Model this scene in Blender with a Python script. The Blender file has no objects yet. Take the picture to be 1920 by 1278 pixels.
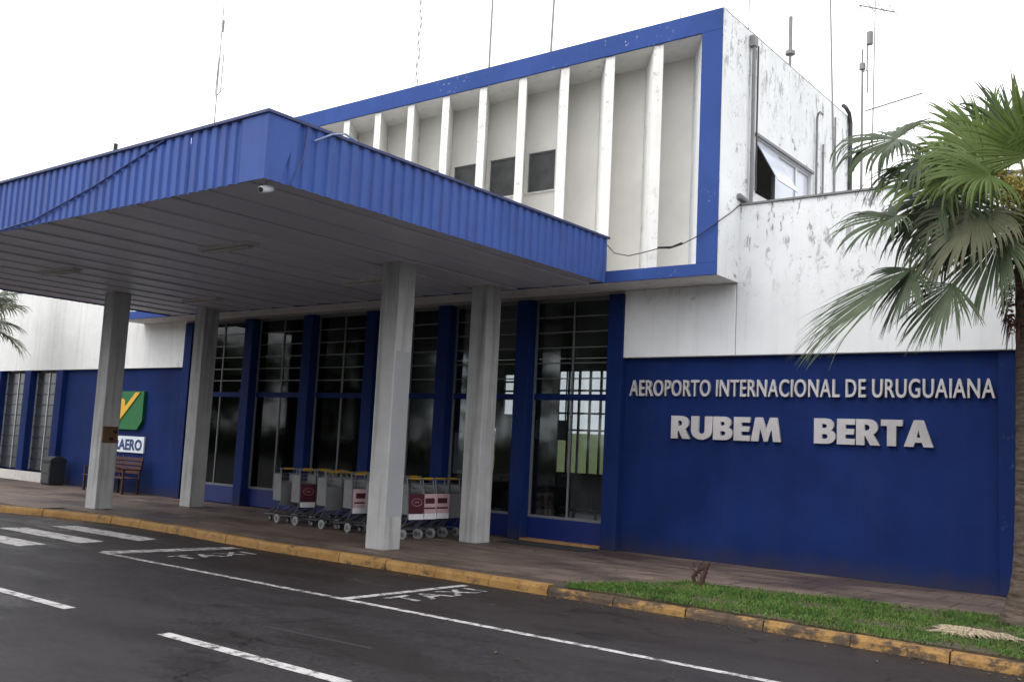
import bpy, bmesh, math, random
import numpy as np
from mathutils import Vector, Matrix

rnd = random.Random(7)
S = bpy.context.scene
C = S.collection

# ------------------------------------------------------------------ camera
cam_d = bpy.data.cameras.new('camera')
cam = bpy.data.objects.new('camera', cam_d)
C.objects.link(cam)
S.camera = cam
cam_d.sensor_width = 36.0
cam_d.lens = 36.0 * 1829.3 / 1920.0
cam_d.clip_end = 3000
cam_d.clip_start = 0.05
_r = Vector((0.79205, 0.60850, 0.04884)); _u = Vector((0.02874, -0.11709, 0.99270)); _f = Vector((-0.60978, 0.78487, 0.11023))
M_ = Matrix.Identity(4)
for i in range(3):
    M_[i][0] = _r[i]; M_[i][1] = _u[i]; M_[i][2] = -_f[i]
M_[0][3], M_[1][3], M_[2][3] = 9.52654, -15.62095, 1.75
cam.matrix_world = M_

# ------------------------------------------------------------------ world, sun, exposure
SUN_EL, SUN_AZ = math.radians(58), math.radians(212)      # azimuth measured clockwise from +Y: the sun stands behind the camera, a little to the left
W = bpy.data.worlds.new('World'); S.world = W; W.use_nodes = True
nt = W.node_tree; nt.nodes.clear()
sky = nt.nodes.new('ShaderNodeTexSky'); sky.sky_type = 'NISHITA'; sky.sun_disc = False
sky.sun_elevation = SUN_EL; sky.sun_rotation = SUN_AZ
sky.air_density = 2.0; sky.dust_density = 6.0
hs = nt.nodes.new('ShaderNodeHueSaturation'); hs.inputs['Saturation'].default_value = 0.12
mx = nt.nodes.new('ShaderNodeMix'); mx.data_type = 'RGBA'
mx.inputs[0].default_value = 0.72
mx.inputs[7].default_value = (11.6, 11.7, 11.9, 1)         # the even white of a closed cloud deck
bg = nt.nodes.new('ShaderNodeBackground'); bg.inputs['Strength'].default_value = 0.15
wo = nt.nodes.new('ShaderNodeOutputWorld')
nt.links.new(sky.outputs[0], hs.inputs['Color']); nt.links.new(hs.outputs[0], mx.inputs[6])
nt.links.new(mx.outputs[2], bg.inputs[0]); nt.links.new(bg.outputs[0], wo.inputs[0])
sd = bpy.data.lights.new('sun', 'SUN'); sd.energy = 0.6; sd.angle = math.radians(40); sd.color = (1, .97, .93)
sun = bpy.data.objects.new('sun', sd); C.objects.link(sun)
to_sun = Vector((math.sin(SUN_AZ) * math.cos(SUN_EL), math.cos(SUN_AZ) * math.cos(SUN_EL), math.sin(SUN_EL)))
sun.rotation_euler = to_sun.to_track_quat('Z', 'Y').to_euler()
sun.location = (0, -10, 30)
S.view_settings.view_transform = 'Standard'; S.view_settings.look = 'None'
S.view_settings.gamma = 1; S.view_settings.use_curve_mapping = False
S.view_settings.exposure = 0.50
S.render.engine = 'CYCLES'
S.cycles.max_bounces = 8; S.cycles.diffuse_bounces = 4; S.cycles.transparent_max_bounces = 12
S.cycles.use_denoising = True

# ------------------------------------------------------------------ material helpers
class NT:
    def __init__(s, name):
        s.m = bpy.data.materials.new(name); s.m.use_nodes = True
        s.t = s.m.node_tree; s.b = s.t.nodes['Principled BSDF']
        s._c = None
    def n(s, t, **kw):
        x = s.t.nodes.new(t)
        for k, v in kw.items(): setattr(x, k, v)
        return x
    def l(s, a, b): s.t.links.new(a, b)
    def co(s, scale=(1, 1, 1)):
        if s._c is None: s._c = s.n('ShaderNodeNewGeometry').outputs['Position']
        mp = s.n('ShaderNodeMapping'); mp.inputs['Scale'].default_value = scale
        s.l(s._c, mp.inputs['Vector']); return mp.outputs[0]
    def noise(s, scale, detail=5, rough=.6, stretch=(1, 1, 1), dist=0):
        x = s.n('ShaderNodeTexNoise'); x.inputs['Scale'].default_value = scale
        x.inputs['Detail'].default_value = detail; x.inputs['Roughness'].default_value = rough
        x.inputs['Distortion'].default_value = dist
        s.l(s.co(stretch), x.inputs['Vector']); return x.outputs['Fac']
    def ramp(s, fac, a, b, ca=0.0, cb=1.0):
        x = s.n('ShaderNodeMapRange'); x.clamp = True
        x.inputs[1].default_value = a; x.inputs[2].default_value = b; x.inputs[3].default_value = ca; x.inputs[4].default_value = cb
        s.l(fac, x.inputs[0]); return x.outputs[0]
    def math(s, op, a, b):
        x = s.n('ShaderNodeMath', operation=op)
        for i, v in enumerate((a, b)):
            if isinstance(v, (int, float)): x.inputs[i].default_value = v
            else: s.l(v, x.inputs[i])
        return x.outputs[0]
    def mix(s, fac, a, b):
        x = s.n('ShaderNodeMix', data_type='RGBA')
        for i, v in ((0, fac), (6, a), (7, b)):
            if isinstance(v, (int, float)): x.inputs[i].default_value = v
            elif isinstance(v, tuple): x.inputs[i].default_value = v if len(v) == 4 else (*v, 1)
            else: s.l(v, x.inputs[i])
        return x.outputs[2]
    def obj_rand(s): return s.n('ShaderNodeObjectInfo').outputs['Random']
    def axis(s, i):
        x = s.n('ShaderNodeSeparateXYZ'); s.l(s.co(), x.inputs[0]); return x.outputs[i]
    def bump(s, h, strength=.3, dist=.02):
        x = s.n('ShaderNodeBump'); x.inputs['Strength'].default_value = strength; x.inputs['Distance'].default_value = dist
        s.l(h, x.inputs['Height']); s.l(x.outputs[0], s.b.inputs['Normal'])
    def out(s, col, rough=.6, metal=0.0, spec=.4):
        for k, v in (('Base Color', col), ('Roughness', rough), ('Metallic', metal), ('Specular IOR Level', spec)):
            if isinstance(v, (int, float)): s.b.inputs[k].default_value = v
            elif isinstance(v, tuple): s.b.inputs[k].default_value = v if len(v) == 4 else (*v, 1)
            else: s.l(v, s.b.inputs[k])
        return s.m

def plain(name, col, rough=.6, metal=0.0, var=.12, scale=6, spec=.4):
    t = NT(name)
    n = t.noise(scale, 4)
    f = t.ramp(n, .3, .7, 0, 1)
    dk = tuple(c * (1 - var) for c in col); lt = tuple(min(1, c * (1 + var)) for c in col)
    return t.out(t.mix(f, dk, lt), rough, metal, spec)

MAT = {}
# white wall with mould specks and rain streaks
def white_wall(name, base, mould, streak_amt, zlo=None, zhi=None, top=None):
    t = NT(name)
    big = t.noise(.6, 4)
    spk = t.noise(8, 9, .8)
    spk2 = t.noise(3.1, 8, .78, dist=.4)
    stk = t.noise(1.0, 6, .65, (5.5, 5.5, .28))
    body = t.mix(t.ramp(t.noise(1.3, 5), .3, .75), base, tuple(c * .88 for c in base))
    body = t.mix(t.math('MULTIPLY', t.ramp(stk, .52, .78), streak_amt), body, (.36, .35, .31))
    m = t.math('MULTIPLY', t.ramp(spk, .57, .61), t.ramp(big, .45, .60))
    m2 = t.math('MULTIPLY', t.ramp(spk2, .585, .63), t.ramp(big, .44, .56))
    m = t.math('MULTIPLY', t.math('MAXIMUM', m, m2), mould)
    z = t.axis(2)
    if zhi is not None:                                   # weathering is heavier above the band
        m = t.math('MULTIPLY', m, t.ramp(z, zlo, zhi, .0, 1.0))
    if top is not None:                                   # black runs hanging from the coping
        run = t.math('MULTIPLY', t.ramp(t.noise(2.2, 8, .75, (2.6, 2.6, .8), .3), .555, .60), t.ramp(z, top - 1.9, top - .1, 0, .85))
        m = t.math('MAXIMUM', m, run)
    col = t.mix(m, body, (.055, .052, .05))
    t.bump(t.noise(30, 5), .15, .01)
    return t.out(col, .8, 0, .25)
MAT['white'] = white_wall('white_wall_paint', (.83, .84, .86), .8, .25, 4.3, 5.1, 6.3)
MAT['white_box'] = white_wall('white_side_paint', (.83, .84, .86), .75, .28, top=9.6)
MAT['white_fin'] = white_wall('white_fin_paint', (.85, .84, .815), .4, .25)
MAT['cream'] = plain('cream_render', (.88, .86, .82), .85, var=.06, scale=1.2)
MAT['white_left'] = white_wall('white_left_paint', (.82, .82, .815), .2, .35)

def blue(name, base, chip, var=.14):
    t = NT(name)
    body = t.mix(t.ramp(t.noise(.8, 6), .3, .7), tuple(c * (1 - var) for c in base), tuple(c * (1 + var) for c in base))
    stk = t.noise(1.0, 6, .6, (4, 4, .25))
    body = t.mix(t.math('MULTIPLY', t.ramp(stk, .5, .8), .35), body, tuple(c * .6 + .02 for c in base))
    c = t.math('MULTIPLY', t.ramp(t.noise(9, 9, .75), .60, .64), chip)
    c = t.math('MULTIPLY', c, t.ramp(t.noise(.55, 3), .52, .62))
    t.bump(t.noise(25, 4), .12, .01)
    z = t.axis(2)
    spl = t.math('MULTIPLY', t.ramp(t.math('ADD', z, t.math('MULTIPLY', t.noise(3.5, 7, .7), .55)), .30, .62, 1, 0), .55)
    body = t.mix(spl, body, (.035, .030, .032))
    patch = t.ramp(t.noise(.9, 3, .5, (1, 1, .7)), .56, .60)
    body = t.mix(t.math('MULTIPLY', patch, .22), body, tuple(c_ * 1.35 + .003 for c_ in base))
    return t.out(t.mix(c, body, (.5, .52, .58)), .7, 0, .12)
MAT['blue_wall'] = blue('deep_blue_wall_paint', (.0056, .0195, .103), .0, .25)
MAT['blue_pil'] = blue('deep_blue_pilaster_paint', (.0058, .0192, .100), .1)
MAT['blue_frame'] = blue('faded_blue_frame_paint', (.037, .077, .265), 1.0, .08)
MAT['blue_kick'] = plain('kick_panel_blue', (.004, .015, .125), .45, var=.1)
def fascia():
    t = NT('blue_corrugated_sheet')
    b = (.041, .088, .315)
    col = t.mix(t.ramp(t.noise(1.2, 5), .3, .7), tuple(c * .9 for c in b), tuple(c * 1.12 for c in b))
    col = t.mix(t.math('MULTIPLY', t.ramp(t.noise(1, 6, .65, (7, 7, .6)), .50, .72), .55), col, (.045, .058, .15))
    col = t.mix(t.ramp(t.obj_rand(), 0, 1, 0, .16), col, (.075, .11, .30))
    return t.out(col, .55, 0, .2)
MAT['fascia'] = fascia()
MAT['fascia_trim'] = plain('dark_blue_trim', (.022, .035, .13), .5)
def soffit():
    t = NT('grey_soffit_boards')
    col = t.mix(t.ramp(t.noise(1.0, 5, .6, (3, .5, 3)), .3, .7), (.62, .625, .70), (.70, .70, .77))
    col = t.mix(t.ramp(t.obj_rand(), 0, 1, 0, .5), col, (.57, .57, .65))
    return t.out(col, .45, 0, .35)
MAT['soffit'] = soffit()
def concrete(name, base, streak=.5, wet=False):
    t = NT(name)
    col = t.mix(t.ramp(t.noise(2, 6), .3, .7), tuple(c * .85 for c in base), tuple(c * 1.1 for c in base))
    stk = t.noise(1, 6, .6, (7, 7, .35))
    col = t.mix(t.math('MULTIPLY', t.ramp(stk, .48, .75), streak), col, (.17, .155, .14))
    t.bump(t.noise(40, 5), .25, .01)
    return t.out(col, .8, 0, .25)
MAT['column'] = concrete('grey_column_concrete', (.43, .43, .435), .85)
MAT['lintel'] = concrete('grey_lintel_concrete', (.30, .29, .285), .3)
MAT['patch'] = plain('fresh_grey_paint', (.33, .34, .36), .7, var=.05, scale=2)

def asphalt():
    t = NT('wet_asphalt')
    g = t.noise(26, 10, .85); b = t.noise(.35, 6, .6, (.7, 1, 1)); b2 = t.noise(1.3, 8, .68, (.35, 1, 1))
    col = t.mix(t.ramp(g, .36, .64), (.0045, .004, .0045), (.038, .034, .0378))
    wet = t.ramp(b2, .47, .62)
    y = t.axis(1)
    bay = t.ramp(t.math('ADD', y, t.math('MULTIPLY', t.noise(.6, 4), 1.6)), -6.9, -5.6)   # browner and darker over the parking bays along the kerb
    col = t.mix(t.math('MULTIPLY', bay, .55), col, (.022, .0165, .0155))
    col = t.mix(t.math('MULTIPLY', wet, .55), col, (.015, .0125, .0125))
    col = t.mix(t.math('MULTIPLY', t.ramp(b, .45, .7), .45), col, (.034, .0305, .034))
    speck = t.ramp(t.noise(95, 3, .8), .66, .72)
    col = t.mix(t.math('MULTIPLY', speck, .5), col, (.12, .115, .115))
    pud = t.ramp(t.noise(.55, 6, .62, (.5, 1, 1)), .585, .635)
    vo = t.n('ShaderNodeTexVoronoi', feature='DISTANCE_TO_EDGE'); vo.inputs['Scale'].default_value = .42
    wv = t.n('ShaderNodeVectorMath', operation='ADD'); nz = t.n('ShaderNodeTexNoise'); nz.inputs['Scale'].default_value = 2.2; nz.inputs['Detail'].default_value = 8
    sc_ = t.n('ShaderNodeVectorMath', operation='SCALE'); sc_.inputs['Scale'].default_value = .8
    t.l(t.co(), nz.inputs['Vector']); t.l(nz.outputs['Color'], sc_.inputs[0]); t.l(t.co((1, 1, 0)), wv.inputs[0]); t.l(sc_.outputs[0], wv.inputs[1]); t.l(wv.outputs[0], vo.inputs['Vector'])
    crack = t.math('MULTIPLY', t.ramp(vo.outputs['Distance'], .004, .011, 1, 0), t.ramp(t.noise(.45, 3), .50, .60))
    col = t.mix(t.math('MULTIPLY', crack, .75), col, (.005, .0045, .0045))
    oil = t.ramp(t.noise(1.1, 6, .6, (1, 1.4, 1)), .62, .70)
    col = t.mix(t.math('MULTIPLY', oil, .6), col, (.008, .007, .007))
    rough = t.math('SUBTRACT', t.math('SUBTRACT', .62, t.math('MULTIPLY', wet, .20)), t.math('MULTIPLY', pud, .26))
    t.bump(t.noise(150, 4, .75), .4, .006)
    return t.out(col, rough, 0, .17)
MAT['asphalt'] = asphalt()
def markpaint(name, lo, hi):
    t = NT(name)
    w = t.ramp(t.noise(7, 9, .82), lo, hi)
    w2 = t.ramp(t.noise(1.3, 4), .5, .75)
    col = t.mix(t.math('MAXIMUM', t.math('MULTIPLY', w, .9), t.math('MULTIPLY', w2, .3)), (.42, .405, .41), (.034, .031, .032))
    return t.out(col, .6, 0, .3)
MAT['mark'] = markpaint('worn_road_paint', .49, .58)
MAT['mark_worn'] = markpaint('very_worn_road_paint', .43, .55)
def slab():
    t = NT('brown_paving_slabs')
    col = t.mix(t.ramp(t.noise(2.2, 8, .7, (.5, 1.6, 1)), .36, .64), (.065, .043, .034), (.19, .145, .12))
    col = t.mix(t.ramp(t.obj_rand(), 0, 1, 0, .6), col, (.11, .078, .065))
    wet = t.ramp(t.noise(.7, 5, .6, (.45, 1, 1)), .46, .6)
    col = t.mix(t.math('MULTIPLY', wet, .6), col, (.036, .024, .020))
    t.bump(t.noise(30, 5), .3, .008)
    return t.out(col, t.math('SUBTRACT', .7, t.math('MULTIPLY', wet, .3)), 0, .35)
MAT['slab'] = slab()
MAT['bedding'] = plain('dark_slab_bedding', (.05, .04, .035), .9)
def kerb(name, cover):
    t = NT(name)
    conc = t.mix(t.ramp(t.noise(6, 7), .3, .7), (.035, .024, .017), (.10, .068, .045))
    yel = t.mix(t.ramp(t.noise(3, 5), .3, .7), (.22, .115, .032), (.33, .19, .062))
    w = t.ramp(t.noise(3.6, 9, .78, (.6, 1, 1)), cover, cover + .07)
    w = t.math('MAXIMUM', w, t.ramp(t.noise(17, 9, .85), .55, .60, 0, .85))
    t.bump(t.noise(18, 6), .4, .015)
    return t.out(t.mix(w, yel, conc), .75, 0, .3)
MAT['kerb_yellow'] = kerb('worn_yellow_kerb_paint', .55)
MAT['kerb_bare'] = kerb('bare_mossy_kerb', .42)
MAT['kerb_mid'] = kerb('patchy_yellow_kerb', .475)
def grass_m(name, a, b, obj=False):
    t = NT(name)
    col = t.mix(t.ramp(t.noise(2.2, 5), .35, .68), a, b)
    col = t.mix(t.math('MULTIPLY', t.ramp(t.noise(7, 6, .7), .50, .66), .75), col, (.20, .18, .07))
    t.b.inputs['Subsurface Weight'].default_value = 0
    return t.out(col, .6, 0, .2)
MAT['grass'] = grass_m('grass_blades', (.032, .085, .014), (.085, .165, .028))
MAT['lawn'] = grass_m('field_grass', (.06, .10, .02), (.14, .17, .05))
MAT['soil'] = plain('brown_soil', (.06, .045, .03), .9, var=.3)
def glass():
    m = bpy.data.materials.new('window_glass'); m.use_nodes = True
    t = m.node_tree; t.nodes.clear()
    o = t.nodes.new('ShaderNodeOutputMaterial'); mx = t.nodes.new('ShaderNodeMixShader')
    tr = t.nodes.new('ShaderNodeBsdfTransparent'); tr.inputs[0].default_value = (.74, .76, .77, 1)
    gl = t.nodes.new('ShaderNodeBsdfGlossy'); gl.inputs['Roughness'].default_value = .05; gl.inputs[0].default_value = (.62, .64, .66, 1)
    fr = t.nodes.new('ShaderNodeFresnel'); fr.inputs[0].default_value = 1.5
    t.links.new(fr.outputs[0], mx.inputs[0]); t.links.new(tr.outputs[0], mx.inputs[1]); t.links.new(gl.outputs[0], mx.inputs[2])
    t.links.new(mx.outputs[0], o.inputs[0]); return m
MAT['glass'] = glass()
MAT['dark_glass'] = plain('dark_opaque_glass', (.035, .038, .044), .2, var=.2, scale=3, spec=.5)  # opaque pane in a dark mottled tone
MAT['grey_glass'] = plain('grey_opaque_glass', (.115, .12, .125), .2, var=.25, scale=3, spec=.5)  # opaque pane in a mid grey mottled tone
MAT['pale_glass'] = plain('painted_reflection_glass', (.56, .60, .70), .12, var=.06, scale=2, spec=.6)  # bright reflection painted into the pane colour
MAT['bar'] = plain('grey_steel_bar', (.15, .155, .17), .5, .0)
MAT['bar_dark'] = plain('dark_steel_bar', (.012, .016, .035), .5)
MAT['alu'] = plain('aluminium', (.55, .56, .58), .4, .6)
MAT['letter'] = plain('brushed_letter_face', (.50, .475, .485), .5, .0, var=.1, scale=2)
MAT['letter2'] = plain('cast_letter_face', (.43, .41, .42), .55, .0, var=.22, scale=1.1)
MAT['steel'] = plain('galvanised_steel', (.12, .124, .137), .45, .5)
MAT['trolley_side'] = plain('grey_plastic_panel', (.15, .153, .163), .5)
MAT['rubber'] = plain('black_rubber', (.015, .015, .016), .7)
MAT['wheel'] = plain('pale_wheel_plastic', (.24, .245, .25), .5)
MAT['yellow'] = plain('yellow_handle_plastic', (.38, .22, .02), .45)
MAT['orange'] = plain('orange_handle_plastic', (.55, .20, .03), .45)
MAT['maroon'] = plain('maroon_print', (.07, .012, .022), .5)
MAT['maroon_ink'] = plain('dull_pink_print', (.30, .12, .14), .5)
MAT['pinkwhite'] = plain('pale_pink_print', (.52, .36, .39), .5)
MAT['paper'] = plain('white_print', (.72, .72, .76), .5)
MAT['wood_red'] = plain('dark_red_wood', (.060, .018, .016), .55, var=.3, scale=8)
MAT['bin'] = plain('dark_bin_plastic', (.018, .022, .026), .5)
MAT['bin_face'] = plain('grey_bin_panel', (.05, .054, .054), .55)
MAT['brown_plate'] = plain('brown_plate', (.12, .062, .028), .6)
MAT['black'] = plain('black_plastic', (.012, .012, .013), .5)
MAT['sign_green'] = plain('sign_green', (.008, .13, .035), .45, var=.05)
MAT['sign_yellow'] = plain('sign_yellow', (.70, .40, .03), .45, var=.05)
MAT['sign_white'] = plain('sign_white', (.70, .74, .80), .45, var=.04)
MAT['sign_ink'] = plain('sign_ink', (.012, .045, .16), .5)
MAT['pipe'] = plain('dark_grey_pipe', (.20, .20, .205), .55)
MAT['pipe_dark'] = plain('black_vent_pipe', (.05, .05, .055), .5)
MAT['mast'] = plain('weathered_mast_steel', (.23, .225, .225), .55, .3)
MAT['cable'] = plain('black_cable', (.02, .02, .022), .5)
MAT['line_blue'] = plain('blue_line_paint', (.03, .05, .17), .5)
MAT['conduit'] = plain('pale_conduit', (.20, .25, .42), .5)
MAT['fixture'] = plain('grey_light_housing', (.45, .435, .43), .5)
MAT['tube_off'] = plain('unlit_tube', (.52, .52, .50), .3)
MAT['floor'] = plain('hall_floor_tile', (.12, .115, .11), .3, var=.15, scale=2)
MAT['hall_wall'] = plain('hall_wall_paint', (.17, .17, .165), .8, var=.08)
MAT['ceiling'] = plain('hall_ceiling', (.30, .30, .29), .85)
MAT['counter'] = plain('counter_laminate', (.10, .085, .075), .5)
MAT['sill'] = plain('ochre_door_sill', (.30, .16, .07), .7, var=.3, scale=8)
MAT['plinth'] = plain('white_plinth', (.55, .52, .49), .8)
MAT['mat_rug'] = plain('dark_door_mat', (.022, .024, .024), .95)
MAT['roof'] = plain('grey_roof', (.22, .22, .22), .9)
MAT['dry'] = plain('dry_straw', (.33, .27, .19), .9, var=.3, scale=14)
MAT['dry_leaf'] = plain('brown_dry_leaf', (.10, .062, .03), .8, var=.5, scale=30)
MAT['stump'] = plain('dark_dead_wood', (.055, .028, .022), .9, var=.3, scale=12)
def leafmat(name, a, b, trans=.25):
    t = NT(name)
    col = t.mix(t.ramp(t.noise(3, 4), .3, .7), a, b)
    col = t.mix(t.ramp(t.obj_rand(), 0, 1, 0, .5), col, tuple(x * .55 for x in a))
    m = t.out(col, .48, 0, .3)
    tl = t.n('ShaderNodeBsdfTranslucent'); ms = t.n('ShaderNodeMixShader'); ms.inputs[0].default_value = trans
    t.l(col, tl.inputs[0])
    o = [n for n in t.t.nodes if n.type == 'OUTPUT_MATERIAL'][0]
    t.l(t.b.outputs[0], ms.inputs[1]); t.l(tl.outputs[0], ms.inputs[2]); t.l(ms.outputs[0], o.inputs[0])
    return m
MAT['leaf_fresh'] = leafmat('fresh_palm_leaf', (.095, .155, .035), (.16, .22, .06), .35)
MAT['leaf'] = leafmat('mature_palm_leaf', (.048, .078, .036), (.115, .148, .078))
MAT['leaf_old'] = leafmat('dull_palm_leaf', (.075, .086, .046), (.155, .155, .092))
MAT['leaf_dead'] = leafmat('dead_palm_leaf', (.13, .085, .05), (.20, .14, .09), .1)
MAT['petiole'] = plain('palm_petiole', (.12, .14, .05), .5)
MAT['flower'] = plain('palm_flower_spray', (.30, .25, .05), .7, var=.35, scale=20)
def bark():
    t = NT('ringed_palm_bark')
    n = t.noise(2, 6, .6, (2, 2, 12))
    col = t.mix(t.ramp(n, .35, .65), (.05, .036, .028), (.13, .10, .08))
    t.bump(n, .8, .03)
    return t.out(col, .9, 0, .2)
MAT['bark'] = bark()
MAT['fibre'] = plain('reddish_palm_fibre', (.075, .034, .022), .95, var=.4, scale=25)

# ------------------------------------------------------------------ mesh helpers
class MB:
    def __init__(s): s.v = []; s.f = []
    def quad(s, a, b, c, d):
        k = len(s.v); s.v += [a, b, c, d]; s.f.append((k, k + 1, k + 2, k + 3)); return s
    def prism(s, poly, z0, z1):
        k = len(s.v); n = len(poly)
        s.v += [(x, y, z0) for x, y in poly] + [(x, y, z1) for x, y in poly]
        s.f += [tuple(range(k + n - 1, k - 1, -1)), tuple(range(k + n, k + 2 * n))]
        s.f += [(k + i, k + (i + 1) % n, k + n + (i + 1) % n, k + n + i) for i in range(n)]
        return s
    def box(s, x0, x1, y0, y1, z0, z1):
        return s.prism([(x0, y0), (x1, y0), (x1, y1), (x0, y1)], z0, z1)
    def xprism(s, poly_yz, x0, x1):
        k = len(s.v); n = len(poly_yz)
        s.v += [(x0, y, z) for y, z in poly_yz] + [(x1, y, z) for y, z in poly_yz]
        s.f += [tuple(range(k + n - 1, k - 1, -1)), tuple(range(k + n, k + 2 * n))]
        s.f += [(k + i, k + (i + 1) % n, k + n + (i + 1) % n, k + n + i) for i in range(n)]
        return s
    def yprism(s, poly_xz, y0, y1):
        k = len(s.v); n = len(poly_xz)
        s.v += [(x, y0, z) for x, z in poly_xz] + [(x, y1, z) for x, z in poly_xz]
        s.f += [tuple(range(k, k + n)), tuple(range(k + 2 * n - 1, k + n - 1, -1))]
        s.f += [(k + (i + 1) % n, k + i, k + n + i, k + n + (i + 1) % n) for i in range(n)]
        return s
    def tube(s, pts, r, n=8, caps=True):
        pts = [Vector(p) for p in pts]; m = len(pts)
        rs = r if isinstance(r, (list, tuple)) else [r] * m
        k = len(s.v); ref = None
        for i, p in enumerate(pts):
            d = (pts[min(i + 1, m - 1)] - pts[max(i - 1, 0)]).normalized()
            if ref is None: ref = d.orthogonal().normalized()
            ref = (ref - d * ref.dot(d)).normalized(); q = d.cross(ref)
            for j in range(n):
                a = 2 * math.pi * j / n
                s.v.append(tuple(p + (ref * math.cos(a) + q * math.sin(a)) * rs[i]))
        for i in range(m - 1):
            for j in range(n):
                a = k + i * n + j; b = k + i * n + (j + 1) % n
                s.f.append((a, b, b + n, a + n))
        if caps:
            s.f.append(tuple(range(k + n - 1, k - 1, -1))); s.f.append(tuple(range(k + (m - 1) * n, k + m * n)))
        return s
    def wheel(s, c, r, w, axis='y', n=14):
        d = {'x': Vector((1, 0, 0)), 'y': Vector((0, 1, 0)), 'z': Vector((0, 0, 1))}[axis]
        c = Vector(c); return s.tube([c - d * w / 2, c + d * w / 2], r, n)
    def mesh(s, name, m):
        me = bpy.data.meshes.new(name); me.from_pydata([tuple(v) for v in s.v], [], s.f); me.update()
        if m: me.materials.append(m)
        return me
    def build(s, name, m, parent=None, bevel=0, smooth=False, **props):
        me = s.mesh(name, m)
        return link(name, me, parent, bevel, smooth, **props)

def link(name, me, parent=None, bevel=0, smooth=False, loc=None, rot=None, **props):
    o = bpy.data.objects.new(name, me); C.objects.link(o)
    if parent is not None: o.parent = parent
    if loc is not None: o.location = loc
    if rot is not None: o.rotation_euler = rot
    if smooth:
        for p in me.polygons: p.use_smooth = True
    if bevel:
        b = o.modifiers.new('bevel', 'BEVEL'); b.width = bevel; b.segments = 2; b.limit_method = 'ANGLE'
    for k, v in props.items(): o[k] = v
    return o

def thing(name, label, cat, loc=(0, 0, 0), rz=0, group=None):
    o = bpy.data.objects.new(name, None); C.objects.link(o)
    o.location = loc; o.rotation_euler = (0, 0, rz); o.empty_display_size = .2
    o['label'] = label; o['category'] = cat
    if group: o['group'] = group
    return o
def tag(o, label, cat, group=None):
    o['label'] = label; o['category'] = cat
    if group: o['group'] = group
    return o
KIDS = {}
def copy_tree(o, parent=None):
    c = o.copy(); C.objects.link(c)
    if parent is not None: c.parent = parent
    for ch in list(o.children): copy_tree(ch, c)
    return c

# ------------------------------------------------------------------ ground, road, pavement
KERB = [(-40, -6.6), (-16, -6.2), (-12.5, -5.55), (-10.5, -4.9), (-8.7, -4.62), (-6.5, -4.72), (-4, -4.92), (1.4, -4.9), (4, -4.9), (5.5, -5.0), (7.5, -5.13), (10, -5.3), (30, -6.0)]
def kerb_y(x):
    for (xa, ya), (xb, yb) in zip(KERB, KERB[1:]):
        if xa <= x <= xb: return ya + (yb - ya) * (x - xa) / (xb - xa)
    return KERB[0][1] if x < KERB[0][0] else KERB[-1][1]
g = MB().quad((-900, -900, -.16), (900, -900, -.16), (900, 900, -.16), (-900, 900, -.16)).build('ground', MAT['lawn'], kind='structure')
MB().quad((-400, -47, -.13), (400, -47, -.13), (400, -4.2, -.13), (-400, -4.2, -.13)).build('road', MAT['asphalt'], kind='structure')  # carried on past the far side, unseen, to darken the glass reflections
MB().xprism([(40, -.2), (52, 3.2), (60, 3.5), (90, 3.4), (90, -.2)], -160, 120).build('grassy_bank', MAT['lawn'], kind='structure')
pv = MB().prism([(x, y + .2) for x, y in KERB] + [(30, .5), (-40, .5)], -.155, -.024).build('pavement', MAT['bedding'], kind='structure')
# slabs: parts of the pavement, laid in a loop sharing a few meshes
TS = .62
slab_me = []
for k in range(4):
    b = MB().box(-TS / 2 + .006, TS / 2 - .006, -TS / 2 + .006, TS / 2 - .006, -.03, .0)
    slab_me.append(b.mesh('paving_slab', MAT['slab']))
n_slab = 0
far = MB()
def grass_edge(x):                                      # the inner edge of the grass strip
    if x < 2.1: return None
    if x < 3.0: return -4.6 + (x - 2.1) / .9 * 1.75
    return -2.85 + min(1, (x - 3.0) / 4) * .65
for j in range(8):
    y = -.32 - j * TS
    for i in range(-34, 22):
        x = -.3 + i * TS + (TS / 2 if j % 2 else 0)
        if y - TS / 2 < kerb_y(x) + .26: continue
        ge = grass_edge(x)
        if ge is not None and y < ge - .2: continue
        if x > 8.2: continue
        if n_slab < 298 and x > -14.6:
            link('paving_slab', slab_me[rnd.randrange(4)], pv, loc=(x, y, rnd.uniform(-.002, .002)), rot=(rnd.uniform(-.004, .004), rnd.uniform(-.004, .004), rnd.choice((0, math.pi / 2)))); n_slab += 1
        else:
            far.box(x - TS / 2 + .006, x + TS / 2 - .006, y - TS / 2 + .006, y + TS / 2 - .006, -.03, rnd.uniform(-.002, .002))
far.build('far_paving', MAT['slab'], pv, kind='stuff')
MB().box(-40, 30, -.03, .3, -.03, -.004).build('pavement_edge', MAT['slab'], pv)

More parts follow.
